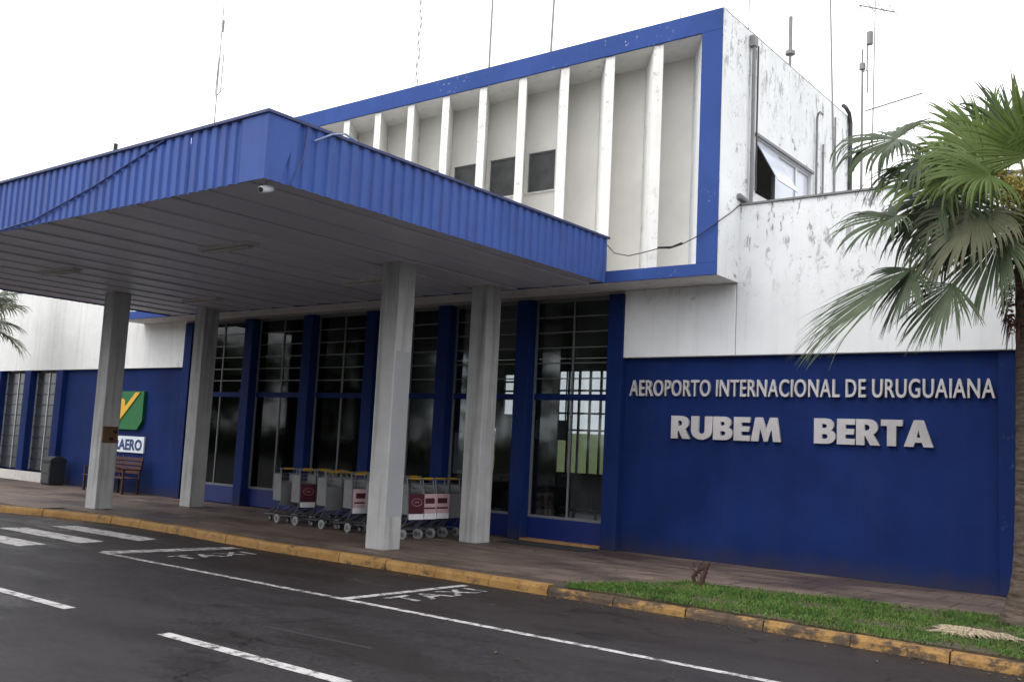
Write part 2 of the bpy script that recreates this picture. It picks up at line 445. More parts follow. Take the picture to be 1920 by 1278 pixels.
kb = bpy.data.objects.new('kerb', None); C.objects.link(kb); kb['kind'] = 'structure'
x = -20.0
while x < 12:
    L = 1.0
    x1 = x + L - .015
    y0, y1 = kerb_y(x), kerb_y(x1)
    j = rnd.uniform(-.012, .012); hz = rnd.uniform(-.008, .008)
    W_ = .17 if x < 2 else .15
    poly = [(x, y0 + j), (x1, y1 + j), (x1, y1 + W_ + j), (x, y0 + W_ + j)]
    m = MB()
    k = len(m.v)
    ch = .035
    if x > 1.9: hz -= .03
    m.v += [(*poly[0], -.15), (*poly[1], -.15), (poly[1][0], poly[1][1] + .012, -ch + hz), (poly[0][0], poly[0][1] + .012, -ch + hz),
            (poly[0][0], poly[0][1] + ch, .012 + hz), (poly[1][0], poly[1][1] + ch, .012 + hz),
            (*poly[2], .012 + hz), (*poly[3], .012 + hz), (*poly[2], -.15), (*poly[3], -.15)]
    m.f += [(0, 1, 2, 3), (3, 2, 5, 4), (4, 5, 6, 7), (7, 6, 8, 9), (0, 3, 4, 7, 9), (1, 8, 6, 5, 2)]
    mt = 'kerb_yellow' if x < 1.9 else ('kerb_bare' if x < 4.7 else 'kerb_mid')
    m.build('kerb_stone', MAT[mt], kb)
    x += L

# road markings
mk = bpy.data.objects.new('road_markings', None); C.objects.link(mk); mk['kind'] = 'structure'
ZM = -.126
def strip(name, pts, m=MAT['mark'], z=ZM):
    b = MB(); b.v = [(x, y, z) for x, y in pts]; b.f = [tuple(range(len(pts)))]
    return b.build(name, m, mk)
LX = [(-4.75, -.3), (-.28, .5), (.502, 3.52), (3.68, 4.85), (5.1, 7.4), (7.6, 9.5)]
for a, b in LX: strip('bay_line', [(a, -7.355), (b, -7.355), (b, -7.255), (a, -7.255)], MAT['mark_worn'] if b < .6 else MAT['mark'])
strip('bay_divider', [(.62, -7.25), (.76, -7.25), (.83, -5.12), (.71, -5.12)])
strip('bay_divider', [(-4.85, -7.25), (-4.50, -7.25), (-4.15, -5.1), (-4.50, -5.1)], MAT['mark_worn'])
for a, b in ((-14, -11.2), (-5.6, -3.1), (-2.9, -.45), (1.25, 3.75), (5.4, 7.9)):
    strip('lane_dash', [(a, -10.16), (b, -10.16), (b, -10.02), (a, -10.02)])
for k in range(5):
    y = -5.96 - k * 1.0
    strip('crossing_bar', [(-8.9, y), (-6.0 + (.1 if k == 0 else 0), y), (-6.05, y + .47), (-8.75, y + .47)])

def text_meshes(body, size, extrude=0.0, offset=0.0, spacing=1.0):
    """one mesh per character of the built-in font, with its x offset"""
    out = []
    cu = bpy.data.curves.new('t', 'FONT'); cu.size = size; cu.extrude = extrude; cu.offset = offset; cu.resolution_u = 4
    ob = bpy.data.objects.new('t', cu); C.objects.link(ob)
    def width(s):
        cu.body = s; bpy.context.view_layer.update()
        return ob.dimensions.x
    one = width('||')- width('|')                # advance probe
    pos = 0.0
    wI = width('I')
    for i, ch in enumerate(body):
        adv = width('I' + ch + 'I') - width('II') if ch != ' ' else size * .28
        if ch != ' ':
            cu.body = ch; bpy.context.view_layer.update()
            me = bpy.data.meshes.new_from_object(ob.evaluated_get(bpy.context.evaluated_depsgraph_get()))
            out.append((ch, pos, me))
        pos += adv * spacing
    bpy.data.objects.remove(ob)
    return out, pos

def fit(chars, w0, x0, x1, cap):
    """scale meshes in place so that the text spans x0..x1 and is cap high"""
    hi = max(v.co.y for c, p, me in chars for v in me.vertices if c not in 'QJ')
    last = chars[-1]; right = last[1] + max(v.co.x for v in last[2].vertices)
    left = chars[0][1] + min(v.co.x for v in chars[0][2].vertices)
    sx = (x1 - x0) / (right - left); sy = cap / hi
    res = []
    for c, p, me in chars:
        for v in me.vertices: v.co.x *= sx; v.co.y *= sy
        res.append((c, x0 + (p - left) * sx, me))
    return res

# TAXI painted in the two bays: letters lie on the road, tops towards -x, running from the lane to the kerb
for bx, y0, y1 in ((1.31, -6.85, -5.3), (-3.45, -6.75, -5.35)):
    ch, w = text_meshes('TAXI', 1, 0, .025, 1.12)
    for c, p, me in fit(ch, w, 0, y1 - y0, .40):
        me.materials.clear(); me.materials.append(MAT['mark_worn'])
        link('marking_letter', me, mk, loc=(bx, y0 + p, ZM), rot=(0, 0, math.pi / 2))
for a, b in ((3.525, 3.675), (4.855, 5.095), (7.405, 7.595)): strip('bay_line', [(a, -7.35), (b, -7.35), (b, -7.26), (a, -7.26)], MAT['mark_worn'])
# dark sealed cracks
for pts in ([(1.5, -9.12), (2.2, -9.07), (2.95, -9.03)], [(5.2, -10.5), (5.9, -10.6), (6.4, -10.45)]):
    b = MB()
    for (xa, ya), (xb, yb) in zip(pts, pts[1:]):
        b.quad((xa, ya - .025, -.128), (xb, yb - .03, -.128), (xb, yb + .03, -.128), (xa, ya + .03, -.128))
    b.build('tar_seam', MAT['rubber'], mk)

# ------------------------------------------------------------------ terminal building
T = thing('airport_terminal', 'white and blue two-storey airport terminal with finned upper storey and glazed hall', 'building', (-5, 5, 0))
def P(mb, name, mat, parent=None, **kw):
    """part given in world coordinates, child of the terminal (or of a part of it)"""
    par = parent or T
    off = Vector((-5, 5, 0))
    if par is T:
        mb.v = [(v[0] + 5, v[1] - 5, v[2]) for v in mb.v]
    else:
        o2 = getattr(par, 'location')
        mb.v = [(v[0] + 5 - o2[0], v[1] - 5 - o2[1], v[2] - o2[2]) for v in mb.v]
    return mb.build(name, MAT[mat], par, **kw)

ZB, ZT, ZS = 3.55, 6.19, 4.82
XR = 6.62
# right wing
P(MB().box(.03, 2.275, 0, .3, ZB, ZS - .002), 'upper_wall', 'white', bevel=.012)
P(MB().box(2.287, XR, 0, .3, ZB, ZT), 'upper_wall', 'white', bevel=.012)
P(MB().box(XR + .01, 16, 0, .3, ZB, ZT), 'upper_wall', 'white')
P(MB().box(.03, XR, .12, .3, 0, ZB - .003), 'sign_wall', 'blue_wall')
P(MB().box(6.42, XR + .1, .07, .118, 0, ZB - .004), 'pilaster', 'blue_pil', bevel=.01)
P(MB().box(XR + .01, 16, .12, .3, 0, ZB - .003), 'lower_wall', 'blue_wall')
P(MB().box(2.33, 16, -.03, .33, ZT + .002, ZT + .035), 'coping', 'roof')
P(MB().box(2.33, 16, .3, 11, 5.7, 5.78), 'roof_slab', 'roof')
P(MB().box(15.7, 16, .3, 11, 0, ZT), 'end_wall', 'white')
# left wing
P(MB().box(-34, -17.93, 0, .3, ZB, ZT), 'upper_wall', 'white_left')
P(MB().box(-17.92, -16.11, 0, .3, ZB, ZT).box(-16.108, -13.97, 0, .3, ZB, ZS - .002), 'upper_wall', 'white_left')
P(MB().box(-34, -16.2, -.03, .33, ZT + .002, ZT + .035), 'coping', 'roof')
P(MB().box(-20.3, -13.97, .1, .3, 0, ZB - .003), 'lower_wall', 'blue_wall')
P(MB().box(-34, -16.2, .3, 11, 5.7, 5.78), 'roof_slab', 'roof')
P(MB().box(-34, -33.7, .3, 11, 0, ZT), 'end_wall', 'white')
xs_f = [-20.55, -22.6, -24.65, -26.7, -28.75, -30.8, -32.85]
for a in xs_f: P(MB().box(a - .2, a + .2, -.04, .3, 0, ZB - .004), 'pilaster', 'blue_pil', bevel=.01)
P(MB().box(-34, -20.36, -.09, -.042, 0, .3), 'plinth', 'plinth')
P(MB().box(-34, -20.36, .31, .5, 0, .34), 'wing_dado', 'blue_wall')
for a, b in zip(xs_f, xs_f[1:]):
    x0, x1 = b + .2, a - .2
    fr = MB().box(x0, x0 + .05, .18, .24, .34, 3.5).box(x1 - .05, x1, .18, .24, .34, 3.5).box((x0 + x1) / 2 - .02, (x0 + x1) / 2 + .02, .18, .24, .34, 3.5)
    f = P(fr, 'wing_window', 'alu')
    R = 9
    for k in range(R + 1):
        z = .36 + k * (3.12 / R)
        P(MB().box(x0 + .05, x1 - .05, .185, .235, z - .016, z + .016), 'glazing_bar', 'bar_dark', f)
    for k in range(R):
        z = .36 + k * (3.12 / R)
        for xa, xb in ((x0 + .05, (x0 + x1) / 2 - .02), ((x0 + x1) / 2 + .02, x1 - .05)):
            P(MB().box(xa, xb, .205, .213, z + .017, z + 3.12 / R - .017), 'pane', 'pale_dim' if False else 'dark_glass', f)
# back side of wings
P(MB().box(-34, -14.1, 10.9, 11.1, 0, ZT), 'rear_wall', 'white_left')
P(MB().box(.3, 16, 10.9, 11.1, 0, ZT), 'rear_wall', 'white_left')

# glazed hall: seven blue pilasters, six bays
px = [-.12, -2.3, -4.45, -6.68, -8.87, -11.15, -13.78]
for a in px: P(MB().box(a - .165, a + .165, -.06, .32, 0, ZS - .06), 'pilaster', 'blue_pil', bevel=.012)
P(MB().box(-13.95, .03, -.02, .32, ZS - .058, ZS + .0), 'lintel', 'lintel')
P(MB().box(-15.95, -13.965, -.005, .0, ZS - .2, ZS - .19), 'wall_trim', 'white_left')
YG = .20
for bi, (a, b) in enumerate(zip(px, px[1:])):
    x0, x1 = b + .165, a - .165
    xm = (x0 + x1) / 2
    zt = ZS - .06
    fr = MB()
    fr.box(x0, x0 + .045, YG - .03, YG + .03, .45, zt).box(x1 - .045, x1, YG - .03, YG + .03, .45, zt)
    fr.box(xm - .018, xm + .018, YG - .028, YG + .028, .50, zt - .045)
    fr.box(x0 + .045, x1 - .045, YG - .03, YG + .03, zt - .045, zt)
    fr.box(x0 + .045, x1 - .045, YG - .03, YG + .03, .45, .50)
    f = P(fr, 'window_bay', 'bar')
    P(MB().box(x0, x1, YG - .05, YG + .05, .02, .447), 'kick_panel', 'blue_kick', f)
    P(MB().box(x0 + .045, x1 - .045, YG - .045, YG + .045, 2.76, 2.88), 'transom', 'blue_pil', f)
    R = 6; z0, z1 = 2.88, zt - .045; dz = (z1 - z0) / R
    for k in range(1, R):
        z = z0 + k * dz
        P(MB().box(x0 + .045, xm - .018, YG - .02, YG + .02, z - .011, z + .011).box(xm + .018, x1 - .045, YG - .02, YG + .02, z - .011, z + .011), 'glazing_bar', 'bar', f)
    for xa, xb in ((x0 + .045, xm - .018), (xm + .018, x1 - .045)):
        P(MB().box(xa, xb, YG - .004, YG + .004, .50, 2.76), 'glass_leaf', 'glass', f)
        for k in range(R):
            P(MB().box(xa, xb, YG - .004, YG + .004, z0 + k * dz + .011, z0 + (k + 1) * dz - .011), 'pane', 'glass', f)
P(MB().box(-2.1, -.30, -.13, .12, 0, .05), 'door_sill', 'sill', bevel=.008)
# hall interior
P(MB().box(-13.95, .03, .33, 10.9, -.03, .0), 'hall_floor', 'floor')
P(MB().box(-13.95, .03, .33, 10.9, ZS + .002, ZS + .1), 'hall_ceiling', 'ceiling')
P(MB().box(-14.1, -13.96, .33, 11.1, 0, ZS), 'hall_side_wall', 'hall_wall')
P(MB().box(.04, .2, .33, 11.1, 0, ZS), 'hall_side_wall', 'hall_wall')
# rear wall with daylight openings; the high one is added to brighten the hall
opens = [(-13.0, -11.6, 1.0, 2.5), (-12.9 + 1.5, -10.0, 2.9, 4.35), (-9.5, -7.0, 1.05, 4.45), (-5.2, -2.2, 1.0, 4.3)]
b = MB(); xcur = -13.95
for (a, c, z0, z1) in opens:
    b.box(xcur, a, 10.9, 11.1, 0, ZS); b.box(a, c, 10.9, 11.1, 0, z0); b.box(a, c, 10.9, 11.1, z1, ZS); xcur = c
b.box(xcur, .03, 10.9, 11.1, 0, ZS)
P(b, 'rear_wall', 'hall_wall')
for (a, c, z0, z1) in opens:
    fr = MB(); n = max(2, round((c - a) / .42))
    for k in range(n + 1):
        xx = a + (c - a) * k / n; fr.box(max(a, xx - .03), min(c, xx + .03), 10.96, 11.04, z0, z1)
    zz = z0 + .25
    for z in (z0 + .02, z0 + (z1 - z0) * .42, z0 + (z1 - z0) * .58, z0 + (z1 - z0) * .8, z1 - .02):
        fr.box(a, c, 10.965, 11.035, z - .03, z + .03)
    f = P(fr, 'rear_window', 'bar')
    P(MB().box(a + .02, c - .02, 10.995, 11.003, z0 + .02, z1 - .02), 'pane', 'glass', f)
for (xx, yy) in ((-9.3, 5.6), (-5.6, 5.6), (-2.2, 5.6)):
    P(MB().box(xx - .17, xx + .17, yy - .17, yy + .17, 0, ZS), 'hall_pillar', 'hall_wall')

# upper storey
BX0, BX1, BY, BZ0, BZ1 = -16.1, 2.31, -.875, 4.82, 9.49
fi = 1.93; li = -15.72; zi0, zi1 = 5.03, 9.11
P(MB().box(BX0, BX1, BY, BY + .04, zi1, BZ1).box(BX0, BX1, BY, BY + .04, BZ0, zi0).box(fi, BX1, BY, BY + .04, zi0, zi1).box(BX0, li, BY, BY + .04, zi0, zi1), 'blue_surround', 'blue_frame', bevel=.006)
P(MB().box(BX0, BX1, BY + .041, 0, zi1, BZ1 - .002), 'top_slab', 'white_fin')
P(MB().box(BX0, BX1, BY + .041, -.002, BZ0 + .002, zi0), 'bottom_slab', 'white_fin')
P(MB().prism([(fi, BY + .041), (BX1 - .001, BY + .041), (BX1 - .001, -.001), (1.33, -.001)], zi0, zi1), 'splayed_jamb', 'white_box')
P(MB().prism([(BX0, BY + .041), (li, BY + .041), (li - .3, -.001), (BX0, -.001)], zi0, zi1), 'splayed_jamb', 'white_fin')
fx = [1.16 - 1.02 * k for k in range(17) if 1.16 - 1.02 * k > -15.4]
fin_me = MB().prism([(-.20, 0), (0, 0), (-.60, .83), (-.85, .83)], 0, zi1 - zi0 - .004).mesh('fin', MAT['white_fin'])
for a in fx:
    o = link('fin', fin_me, T, bevel=.012, loc=(a + 5, BY + .041 - 5, zi0 + .002))
# recess back wall with a band of small windows
wz0, wz1 = 7.0, 7.84
wins = [(fx[k] - .52, fx[k] - .52 + .72) for k in range(3, len(fx))]
wins = sorted((a, b) for a, b in wins)
RX = 2.1
b = MB().box(BX0, RX, 0, .18, BZ0 + .002, wz0).box(BX0, RX, 0, .18, wz1, BZ1 - .002)
xc = BX0
for a, c in wins: b.box(xc, a, 0, .18, wz0, wz1); xc = c
b.box(xc, RX, 0, .18, wz0, wz1)
P(b, 'recess_wall', 'cream')
for a, c in wins:
    f = P(MB().box(a, a + .035, .03, .08, wz0, wz1).box(c - .035, c, .03, .08, wz0, wz1).box(a + .035, c - .035, .03, .08, wz0, wz0 + .035).box(a + .035, c - .035, .03, .08, wz1 - .035, wz1), 'small_window', 'bar')
    P(MB().box(a + .035, c - .035, .05, .06, wz0 + .035, wz1 - .035), 'pane', 'grey_glass', f)
    P(MB().box(a - .03, c + .03, -.04, .029, wz0 - .035, wz0 - .003), 'sill', 'white_fin', f)
# side wall, rear, roof
sy0, sy1, sz0, sz1 = .62, 3.35, 6.55, 7.62
P(MB().box(2.11, BX1, .181, sy0, 5.7, BZ1).box(2.11, BX1, sy1, 5.62, 5.7, BZ1).box(2.11, BX1, sy0, sy1, 5.7, sz0).box(2.11, BX1, sy0, sy1, sz1, BZ1), 'side_wall', 'white_box')
P(MB().box(2.105, BX1 - .001, .003, .18, ZT + .04, BZ1 - .003).box(BX1 + .001, BX1 + .006, BY + .042, -.002, BZ0 + .004, BZ1 - .003), 'side_return', 'white_box')
P(MB().box(BX0, -15.9, .181, 5.62, 5.7, BZ1), 'side_wall', 'white_left')
P(MB().box(-15.9, 2.11, 5.42, 5.62, 5.7, BZ1), 'rear_wall', 'white_left')
P(MB().box(-15.9, 2.11, .181, 5.42, 9.2, 9.3), 'roof_slab', 'roof')
P(MB().box(BX0, 2.31, BY + .05, 5.62, BZ1 + .002, BZ1 + .025), 'coping', 'roof')
f = P(MB().box(2.20, 2.27, sy0, sy0 + .05, sz0, sz1).box(2.20, 2.27, sy1 - .05, sy1, sz0, sz1).box(2.20, 2.27, sy0 + .05, sy1 - .05, sz0, sz0 + .05).box(2.20, 2.27, sy0 + .05, sy1 - .05, sz1 - .05, sz1).box(2.20, 2.27, 1.62, 1.67, sz0 + .05, sz1 - .05).box(2.20, 2.27, 2.62, 2.69, sz0 + .05, sz1 - .05), 'side_window', 'alu')
P(MB().box(2.23, 2.24, 1.67, 2.62, sz0 + .05, sz1 - .05), 'pane', 'pale_glass', f)
P(MB().box(2.23, 2.24, 2.69, sy1 - .05, sz0 + .05, sz1 - .05), 'pane', 'pale_glass', f)
P(MB().box(1.6, 1.62, .3, 1.8, sz0, sz1), 'room_shade_sheet', 'black', f)  # black sheet put in for the shade of the room behind
# the propped open top-hung leaf
oz = sz1 - .06
q = MB(); q.xprism([(0, 0), (0, 0), (0, 0)], 0, 0) if False else None
q = MB(); q.v = [(2.275, .68, oz), (2.275, 1.60, oz), (2.72, 1.60, oz - .80), (2.72, .68, oz - .80), (2.29, .68, oz + .01), (2.29, 1.60, oz + .01), (2.735, 1.60, oz - .79), (2.735, .68, oz - .79)]
q.f = [(0, 1, 2, 3), (7, 6, 5, 4), (0, 4, 5, 1), (1, 5, 6, 2), (2, 6, 7, 3), (3, 7, 4, 0)]
P(q, 'open_sash', 'pale_glass', f)
P(MB().box(2.312, 2.36, sy0 - .05, sy1 + .05, sz1 + .01, sz1 + .06), 'window_hood', 'pipe')
# pipes fixed on the side wall
P(MB().tube([(2.38, .30, 6.3), (2.38, .30, 9.2)], .034, 10).box(2.32, 2.42, .23, .37, 9.2, 9.40), 'rain_pipe', 'pipe', smooth=False)
P(MB().tube([(2.35, .55, 6.6), (2.35, .55, 9.3)], .018, 6), 'conduit', 'pipe_dark')
P(MB().tube([(2.36, 3.5, 5.8), (2.36, 3.5, 8.84), (2.39, 3.47, 8.92), (2.44, 3.44, 8.94), (2.52, 3.39, 8.86)], .024, 10), 'vent_pipe', 'pipe')
P(MB().tube([(2.36, 5.55, 5.8), (2.36, 5.55, 9.35), (2.36, 5.45, 9.55), (2.36, 5.2, 9.62), (2.36, 5.05, 9.6)], .045, 10), 'vent_pipe', 'pipe_dark')
P(MB().tube([(2.35, 3.9, 5.8), (2.35, 3.9, 8.4)], .022, 6).tube([(2.35, 4.6, 5.8), (2.35, 4.6, 9.2)], .02, 6), 'conduit', 'pipe')
# loose black cable along the foot of the fins
P(MB().tube([(.18, -.93, 5.5), (.33, -.90, 5.34), (.62, -.90, 5.27), (.9, -.90, 5.30), (1.25, -.91, 5.35), (1.45, -.91, 5.33), (1.68, -.91, 5.38), (1.99, -.91, 5.50), (2.2, -.91, 5.62), (2.34, -.88, 5.72), (2.34, -.4, 5.98), (2.34, -.02, 6.22), (2.36, .1, 6.27)], .009, 6), 'loose_cable', 'cable')
P(MB().tube([(1.22, -.925, 5.36), (1.5, -.925, 5.345), (1.69, -.925, 5.40)], .017, 6), 'cable_splice', 'cable')
P(MB().tube([(2.36, -.15, 6.33), (2.36, .22, 6.30)], .05, 8), 'spout', 'pipe')

# ------------------------------------------------------------------ entrance canopy
K = thing('entrance_canopy', 'blue corrugated entrance canopy on four grey columns over the pavement and road', 'canopy')
CX0, CX1, CY0, CY1, CZ0, CZ1 = -13.42, .15, -8.515, -.88, 4.84, 5.62
def corrugated(L, pitch=.2, amp=.028):
    """profile points (s, d) along a sheet of length L"""
    pts = []; s = 0
    while s < L - 1e-6:
        for a, d in ((0, 0), (.30, 0), (.42, amp), (.88, amp)):
            if s + a * pitch < L: pts.append((s + a * pitch, d))
        s += pitch
    pts.append((L, 0)); return pts
def sheet(p0, d, nrm, L, z0, z1, flat=False):
    m = MB(); prof = [(0, .012), (L, .012)] if flat else corrugated(L)
    for s, e in prof:
        x = p0[0] + d[0] * s + nrm[0] * e; y = p0[1] + d[1] * s + nrm[1] * e
        m.v += [(x, y, z0), (x, y, z1)]
    n = len(prof)
    m.f += [(2 * i, 2 * i + 2, 2 * i + 3, 2 * i + 1) for i in range(n - 1)]
    return m
SL = 1.0
x = CX0
while x < CX1 - .45:
    L = min(SL, CX1 - .42 - x)
    j = rnd.uniform(-.006, .006)
    sheet((x, CY0 + j), (1, 0), (0, -1), L, CZ0 - .03, CZ1 - .01).build('fascia_sheet', MAT['fascia'], K)
    x += SL
y = CY0 + .06
while y < CY1 - .02:
    L = min(SL, CY1 - y)
    j = rnd.uniform(-.006, .006)
    sheet((CX1 + j, y), (0, 1), (1, 0), L, CZ0 - .03, CZ1 - .01).build('fascia_sheet', MAT['fascia'], K)
    y += SL
y = CY0 + .02
while y < CY1 - .02:
    L = min(SL, CY1 - y)
    sheet((CX0, y + L), (0, -1), (-1, 0), L, CZ0 - .03, CZ1 - .01).build('fascia_sheet', MAT['fascia'], K)
    y += SL
# folded flat corner piece with a slanting lap
o_ = .035
m = MB()
m.v = [(CX1 - .45, CY0 - o_, CZ0 - .035), (CX1 + o_, CY0 - o_, CZ0 - .035), (CX1 + o_, CY0 + .20, CZ0 - .035), (CX1 + o_, CY0 + .46, CZ1 - .008), (CX1 + o_, CY0 - o_, CZ1 - .008), (CX1 - .45, CY0 - o_, CZ1 - .008),
       (CX1 - .45, CY0 - o_ + .004, CZ0 - .035)]
m.f = [(0, 1, 4, 5), (1, 2, 3, 4)]
co = m.build('corner_flashing', MAT['fascia'], K)
so = co.modifiers.new('s', 'SOLIDIFY'); so.thickness = .006
MB().box(CX0 - .05, CX1 + .06, CY0 - .06, CY0 + .10, CZ1 - .008, CZ1 + .03).box(CX1 - .1, CX1 + .06, CY0 + .1, CY1, CZ1 - .008, CZ1 + .03).box(CX0 - .05, CX0 + .1, CY0 + .1, CY1, CZ1 - .008, CZ1 + .03).build('cap_trim', MAT['fascia_trim'], K)
MB().box(CX0 + .03, CX1 - .03, CY0 + .03, CY1, CZ0 + .12, CZ1 - .2).build('roof_deck', MAT['roof'], K)
# soffit boards run from the front edge to the building
bw = .822
k = 0
x = CX1 - .03 - bw - .3
bd = MB().box(.016, bw - .018, CY0 + .02, CY1, 0, .03); bd_me = bd.mesh('soffit_board', MAT['soffit'])
xx = CX1 - .015
first = MB().box(xx - .33, xx, CY0 + .02, CY1, CZ0, CZ0 + .03).build('soffit_board', MAT['soffit'], K)
xx -= .33 + bw
while xx > CX0 - .1:
    t = rnd.uniform(-.004, .004)
    link('soffit_board', bd_me, K, loc=(xx, 0, CZ0 + t), rot=(0, .03, 0))
    xx -= bw
MB().box(CX0 + .02, xx + bw - .01, CY0 + .02, CY1, CZ0, CZ0 + .03).build('soffit_board', MAT['soffit'], K)
MB().box(CX0 + .01, CX1 - .01, CY0 + .015, CY1, CZ0 + .045, CZ0 + .06).build('soffit_backing', MAT['rubber'], K)
col_me = MB().box(-.205, .205, -.205, .205, 0, CZ0 - .004).mesh('column', MAT['column'])
cols = [(-11.085, -3.765), (-11.165, -1.32), (-2.205, -3.765), (-2.25, -1.32)]
for cx_, cy_ in cols:
    c = link('column', col_me, K, bevel=.015, loc=(cx_, cy_, 0))
MB().box(CX1 - .0, CX1 + .0, 0, 0, 0, 0)
# lighter repainted patch on the road-side faces of the nearest column
m = MB().box(-2.0, -1.997, -3.94, -3.59, .55, 3.3); m.build('repainted_patch', MAT['patch'], K)
# cables on the fascia; the long diagonal one stands in for a sheet seam
MB().tube([(-1.97, CY0 - .045, 5.60), (-3.6, CY0 - .05, 5.2), (-5.34, CY0 - .05, 4.88), (-6.5, CY0 - .05, 4.82), (-9, CY0 - .05, 4.815)], .014, 6).build('fascia_line', MAT['line_blue'], K)
MB().tube([(CX1 + .06, -7.85, 5.45), (CX1 + .1, -7.6, 5.60), (CX1 + .05, -7.35, 5.69), (CX1 - .1, -7.0, 5.71), (CX1 - .4, -6.7, 5.66)], .013, 6).build('conduit', MAT['conduit'], K)
MB().tube([(CX1 + .05, -7.95, 5.60), (CX1 + .06, -8.0, 5.2), (CX1 + .05, -8.15, 4.82)], .01, 6).build('fascia_line', MAT['line_blue'], K)
MB().tube([(-3.3, CY0 + .02, 5.65), (-3.3, CY0 + .02, 5.78)], .03, 6).build('roof_stud', MAT['cable'], K)

# light fittings on the soffit
def batten(loc, label):
    t = thing('ceiling_light', label, 'light fitting', loc, 0, 'unlit tube lights under the canopy')
    MB().xprism([(-.13, 0), (-.09, -.055), (.09, -.055), (.13, 0)], -.66, .66).build('housing', MAT['fixture'], t)
    for s in (-.05, .05): MB().tube([(-.6, s, -.075), (.6, s, -.075)], .018, 8).build('tube', MAT['tube_off'], t, smooth=True)
batten((-3.85, -6.1, CZ0 - .008), 'long grey tube light under the canopy nearest the front right corner')
batten((-4.0, -2.8, CZ0 - .008), 'grey tube light on the soffit just left of the nearest column top')
batten((-9.75, -2.45, CZ0 - .008), 'grey tube light on the soffit beside the farther rear column')
batten((-9.2, -6.1, CZ0 - .008), 'grey tube light on the soffit in front of the farthest front column')

# ------------------------------------------------------------------ signs
# built-up letters on the blue wall
sg = thing('airport_name_sign', 'row of thin pale letters reading AEROPORTO INTERNACIONAL DE URUGUAIANA on blue wall', 'sign', (3.3, .12, 2.85))
ch, w = text_meshes('AEROPORTO INTERNACIONAL DE URUGUAIANA', 1, .03, .010, 1.06)
for c, p, me in fit(ch, w, .16, 6.38, .29):
    me.materials.clear(); me.materials.append(MAT['letter'])
    link('letter', me, sg, loc=(p - 3.3, -.025, 0), rot=(math.pi / 2, 0, 0))
# heavy geometric capitals drawn as outlines with holes
def arc(cx, cy, rx, ry, a0, a1, n=10):
    return [(cx + rx * math.cos(math.radians(a0 + (a1 - a0) * i / n)), cy + ry * math.sin(math.radians(a0 + (a1 - a0) * i / n))) for i in range(n + 1)]
GL = {
 'E': (.58, [[(0, 0), (.58, 0), (.58, .23), (.28, .23), (.28, .39), (.55, .39), (.55, .61), (.28, .61), (.28, .77), (.58, .77), (.58, 1), (0, 1)]]),
 'T': (.66, [[(.19, 0), (.47, 0), (.47, .76), (.66, .76), (.66, 1), (0, 1), (0, .76), (.19, .76)]]),
 'M': (1.05, [[(0, 0), (.27, 0), (.33, .52), (.46, 0), (.59, 0), (.72, .52), (.78, 0), (1.05, 0), (.90, 1), (.66, 1), (.525, .50), (.39, 1), (.15, 1)]]),
 'A': (.88, [[(0, 0), (.29, 0), (.335, .16), (.545, .16), (.59, 0), (.88, 0), (.58, 1), (.30, 1)], [(.385, .35), (.495, .35), (.44, .62)]]),
 'U': (.80, [[(0, 1), (0, .38)] + arc(.40, .38, .40, .40, 180, 360, 14) + [(.80, 1), (.52, 1), (.52, .38)] + arc(.40, .36, .12, .13, 0, -180, 8) + [(.28, 1)]]),
 'B': (.72, [[(0, 0), (.40, 0)] + arc(.42, .29, .30, .29, -90, 60, 9) + arc(.40, .74, .26, .26, -30, 90, 8) + [(0, 1)], [(.27, .20), (.38, .20)] + arc(.38, .29, .08, .09, -90, 90, 6) + [(.27, .38)], [(.27, .62), (.36, .62)] + arc(.36, .70, .07, .08, -90, 90, 6) + [(.27, .78)]]),
 'R': (.74, [[(0, 0), (.27, 0), (.27, .36), (.29, .36), (.45, 0), (.76, 0), (.55, .41)] + arc(.38, .69, .31, .31, -55, 90, 9) + [(0, 1)], [(.27, .57), (.34, .57)] + arc(.34, .68, .09, .11, -90, 90, 6) + [(.27, .79)]]),
}
def glyph(c, h, depth, sx=1.0):
    cu = bpy.data.curves.new('g', 'CURVE'); cu.dimensions = '2D'; cu.fill_mode = 'BOTH'; cu.extrude = depth / 2
    for poly in GL[c][1]:
        sp = cu.splines.new('POLY'); sp.points.add(len(poly) - 1); sp.use_cyclic_u = True
        for p, (x, y) in zip(sp.points, poly): p.co = (x * h * sx, y * h, 0, 1)
    ob = bpy.data.objects.new('g', cu); C.objects.link(ob); bpy.context.view_layer.update()
    me = bpy.data.meshes.new_from_object(ob.evaluated_get(bpy.context.evaluated_depsgraph_get()))
    bpy.data.objects.remove(ob); return me, GL[c][0] * h * sx
def heavy(word, x0, x1, z, h, parent, lx):
    gap = .05 * h
    tot = sum(GL[c][0] * h for c in word)
    sx = (x1 - x0 - gap * (len(word) - 1)) / tot
    x = x0
    for c in word:
        me, w = glyph(c, h, .05, sx); me.materials.clear(); me.materials.append(MAT['letter2'])
        link('letter', me, parent, loc=(x - lx, -.028, 0), rot=(math.pi / 2, 0, 0)); x += w + gap
s2 = thing('airport_title_sign', 'two words RUBEM BERTA in heavy grey raised letters on blue wall', 'sign', (3.3, .12, 2.09))
heavy('RUBEM', 1.05, 3.11, 2.09, .405, s2, 3.3)
heavy('BERTA', 3.67, 5.52, 2.09, .41, s2, 3.3)
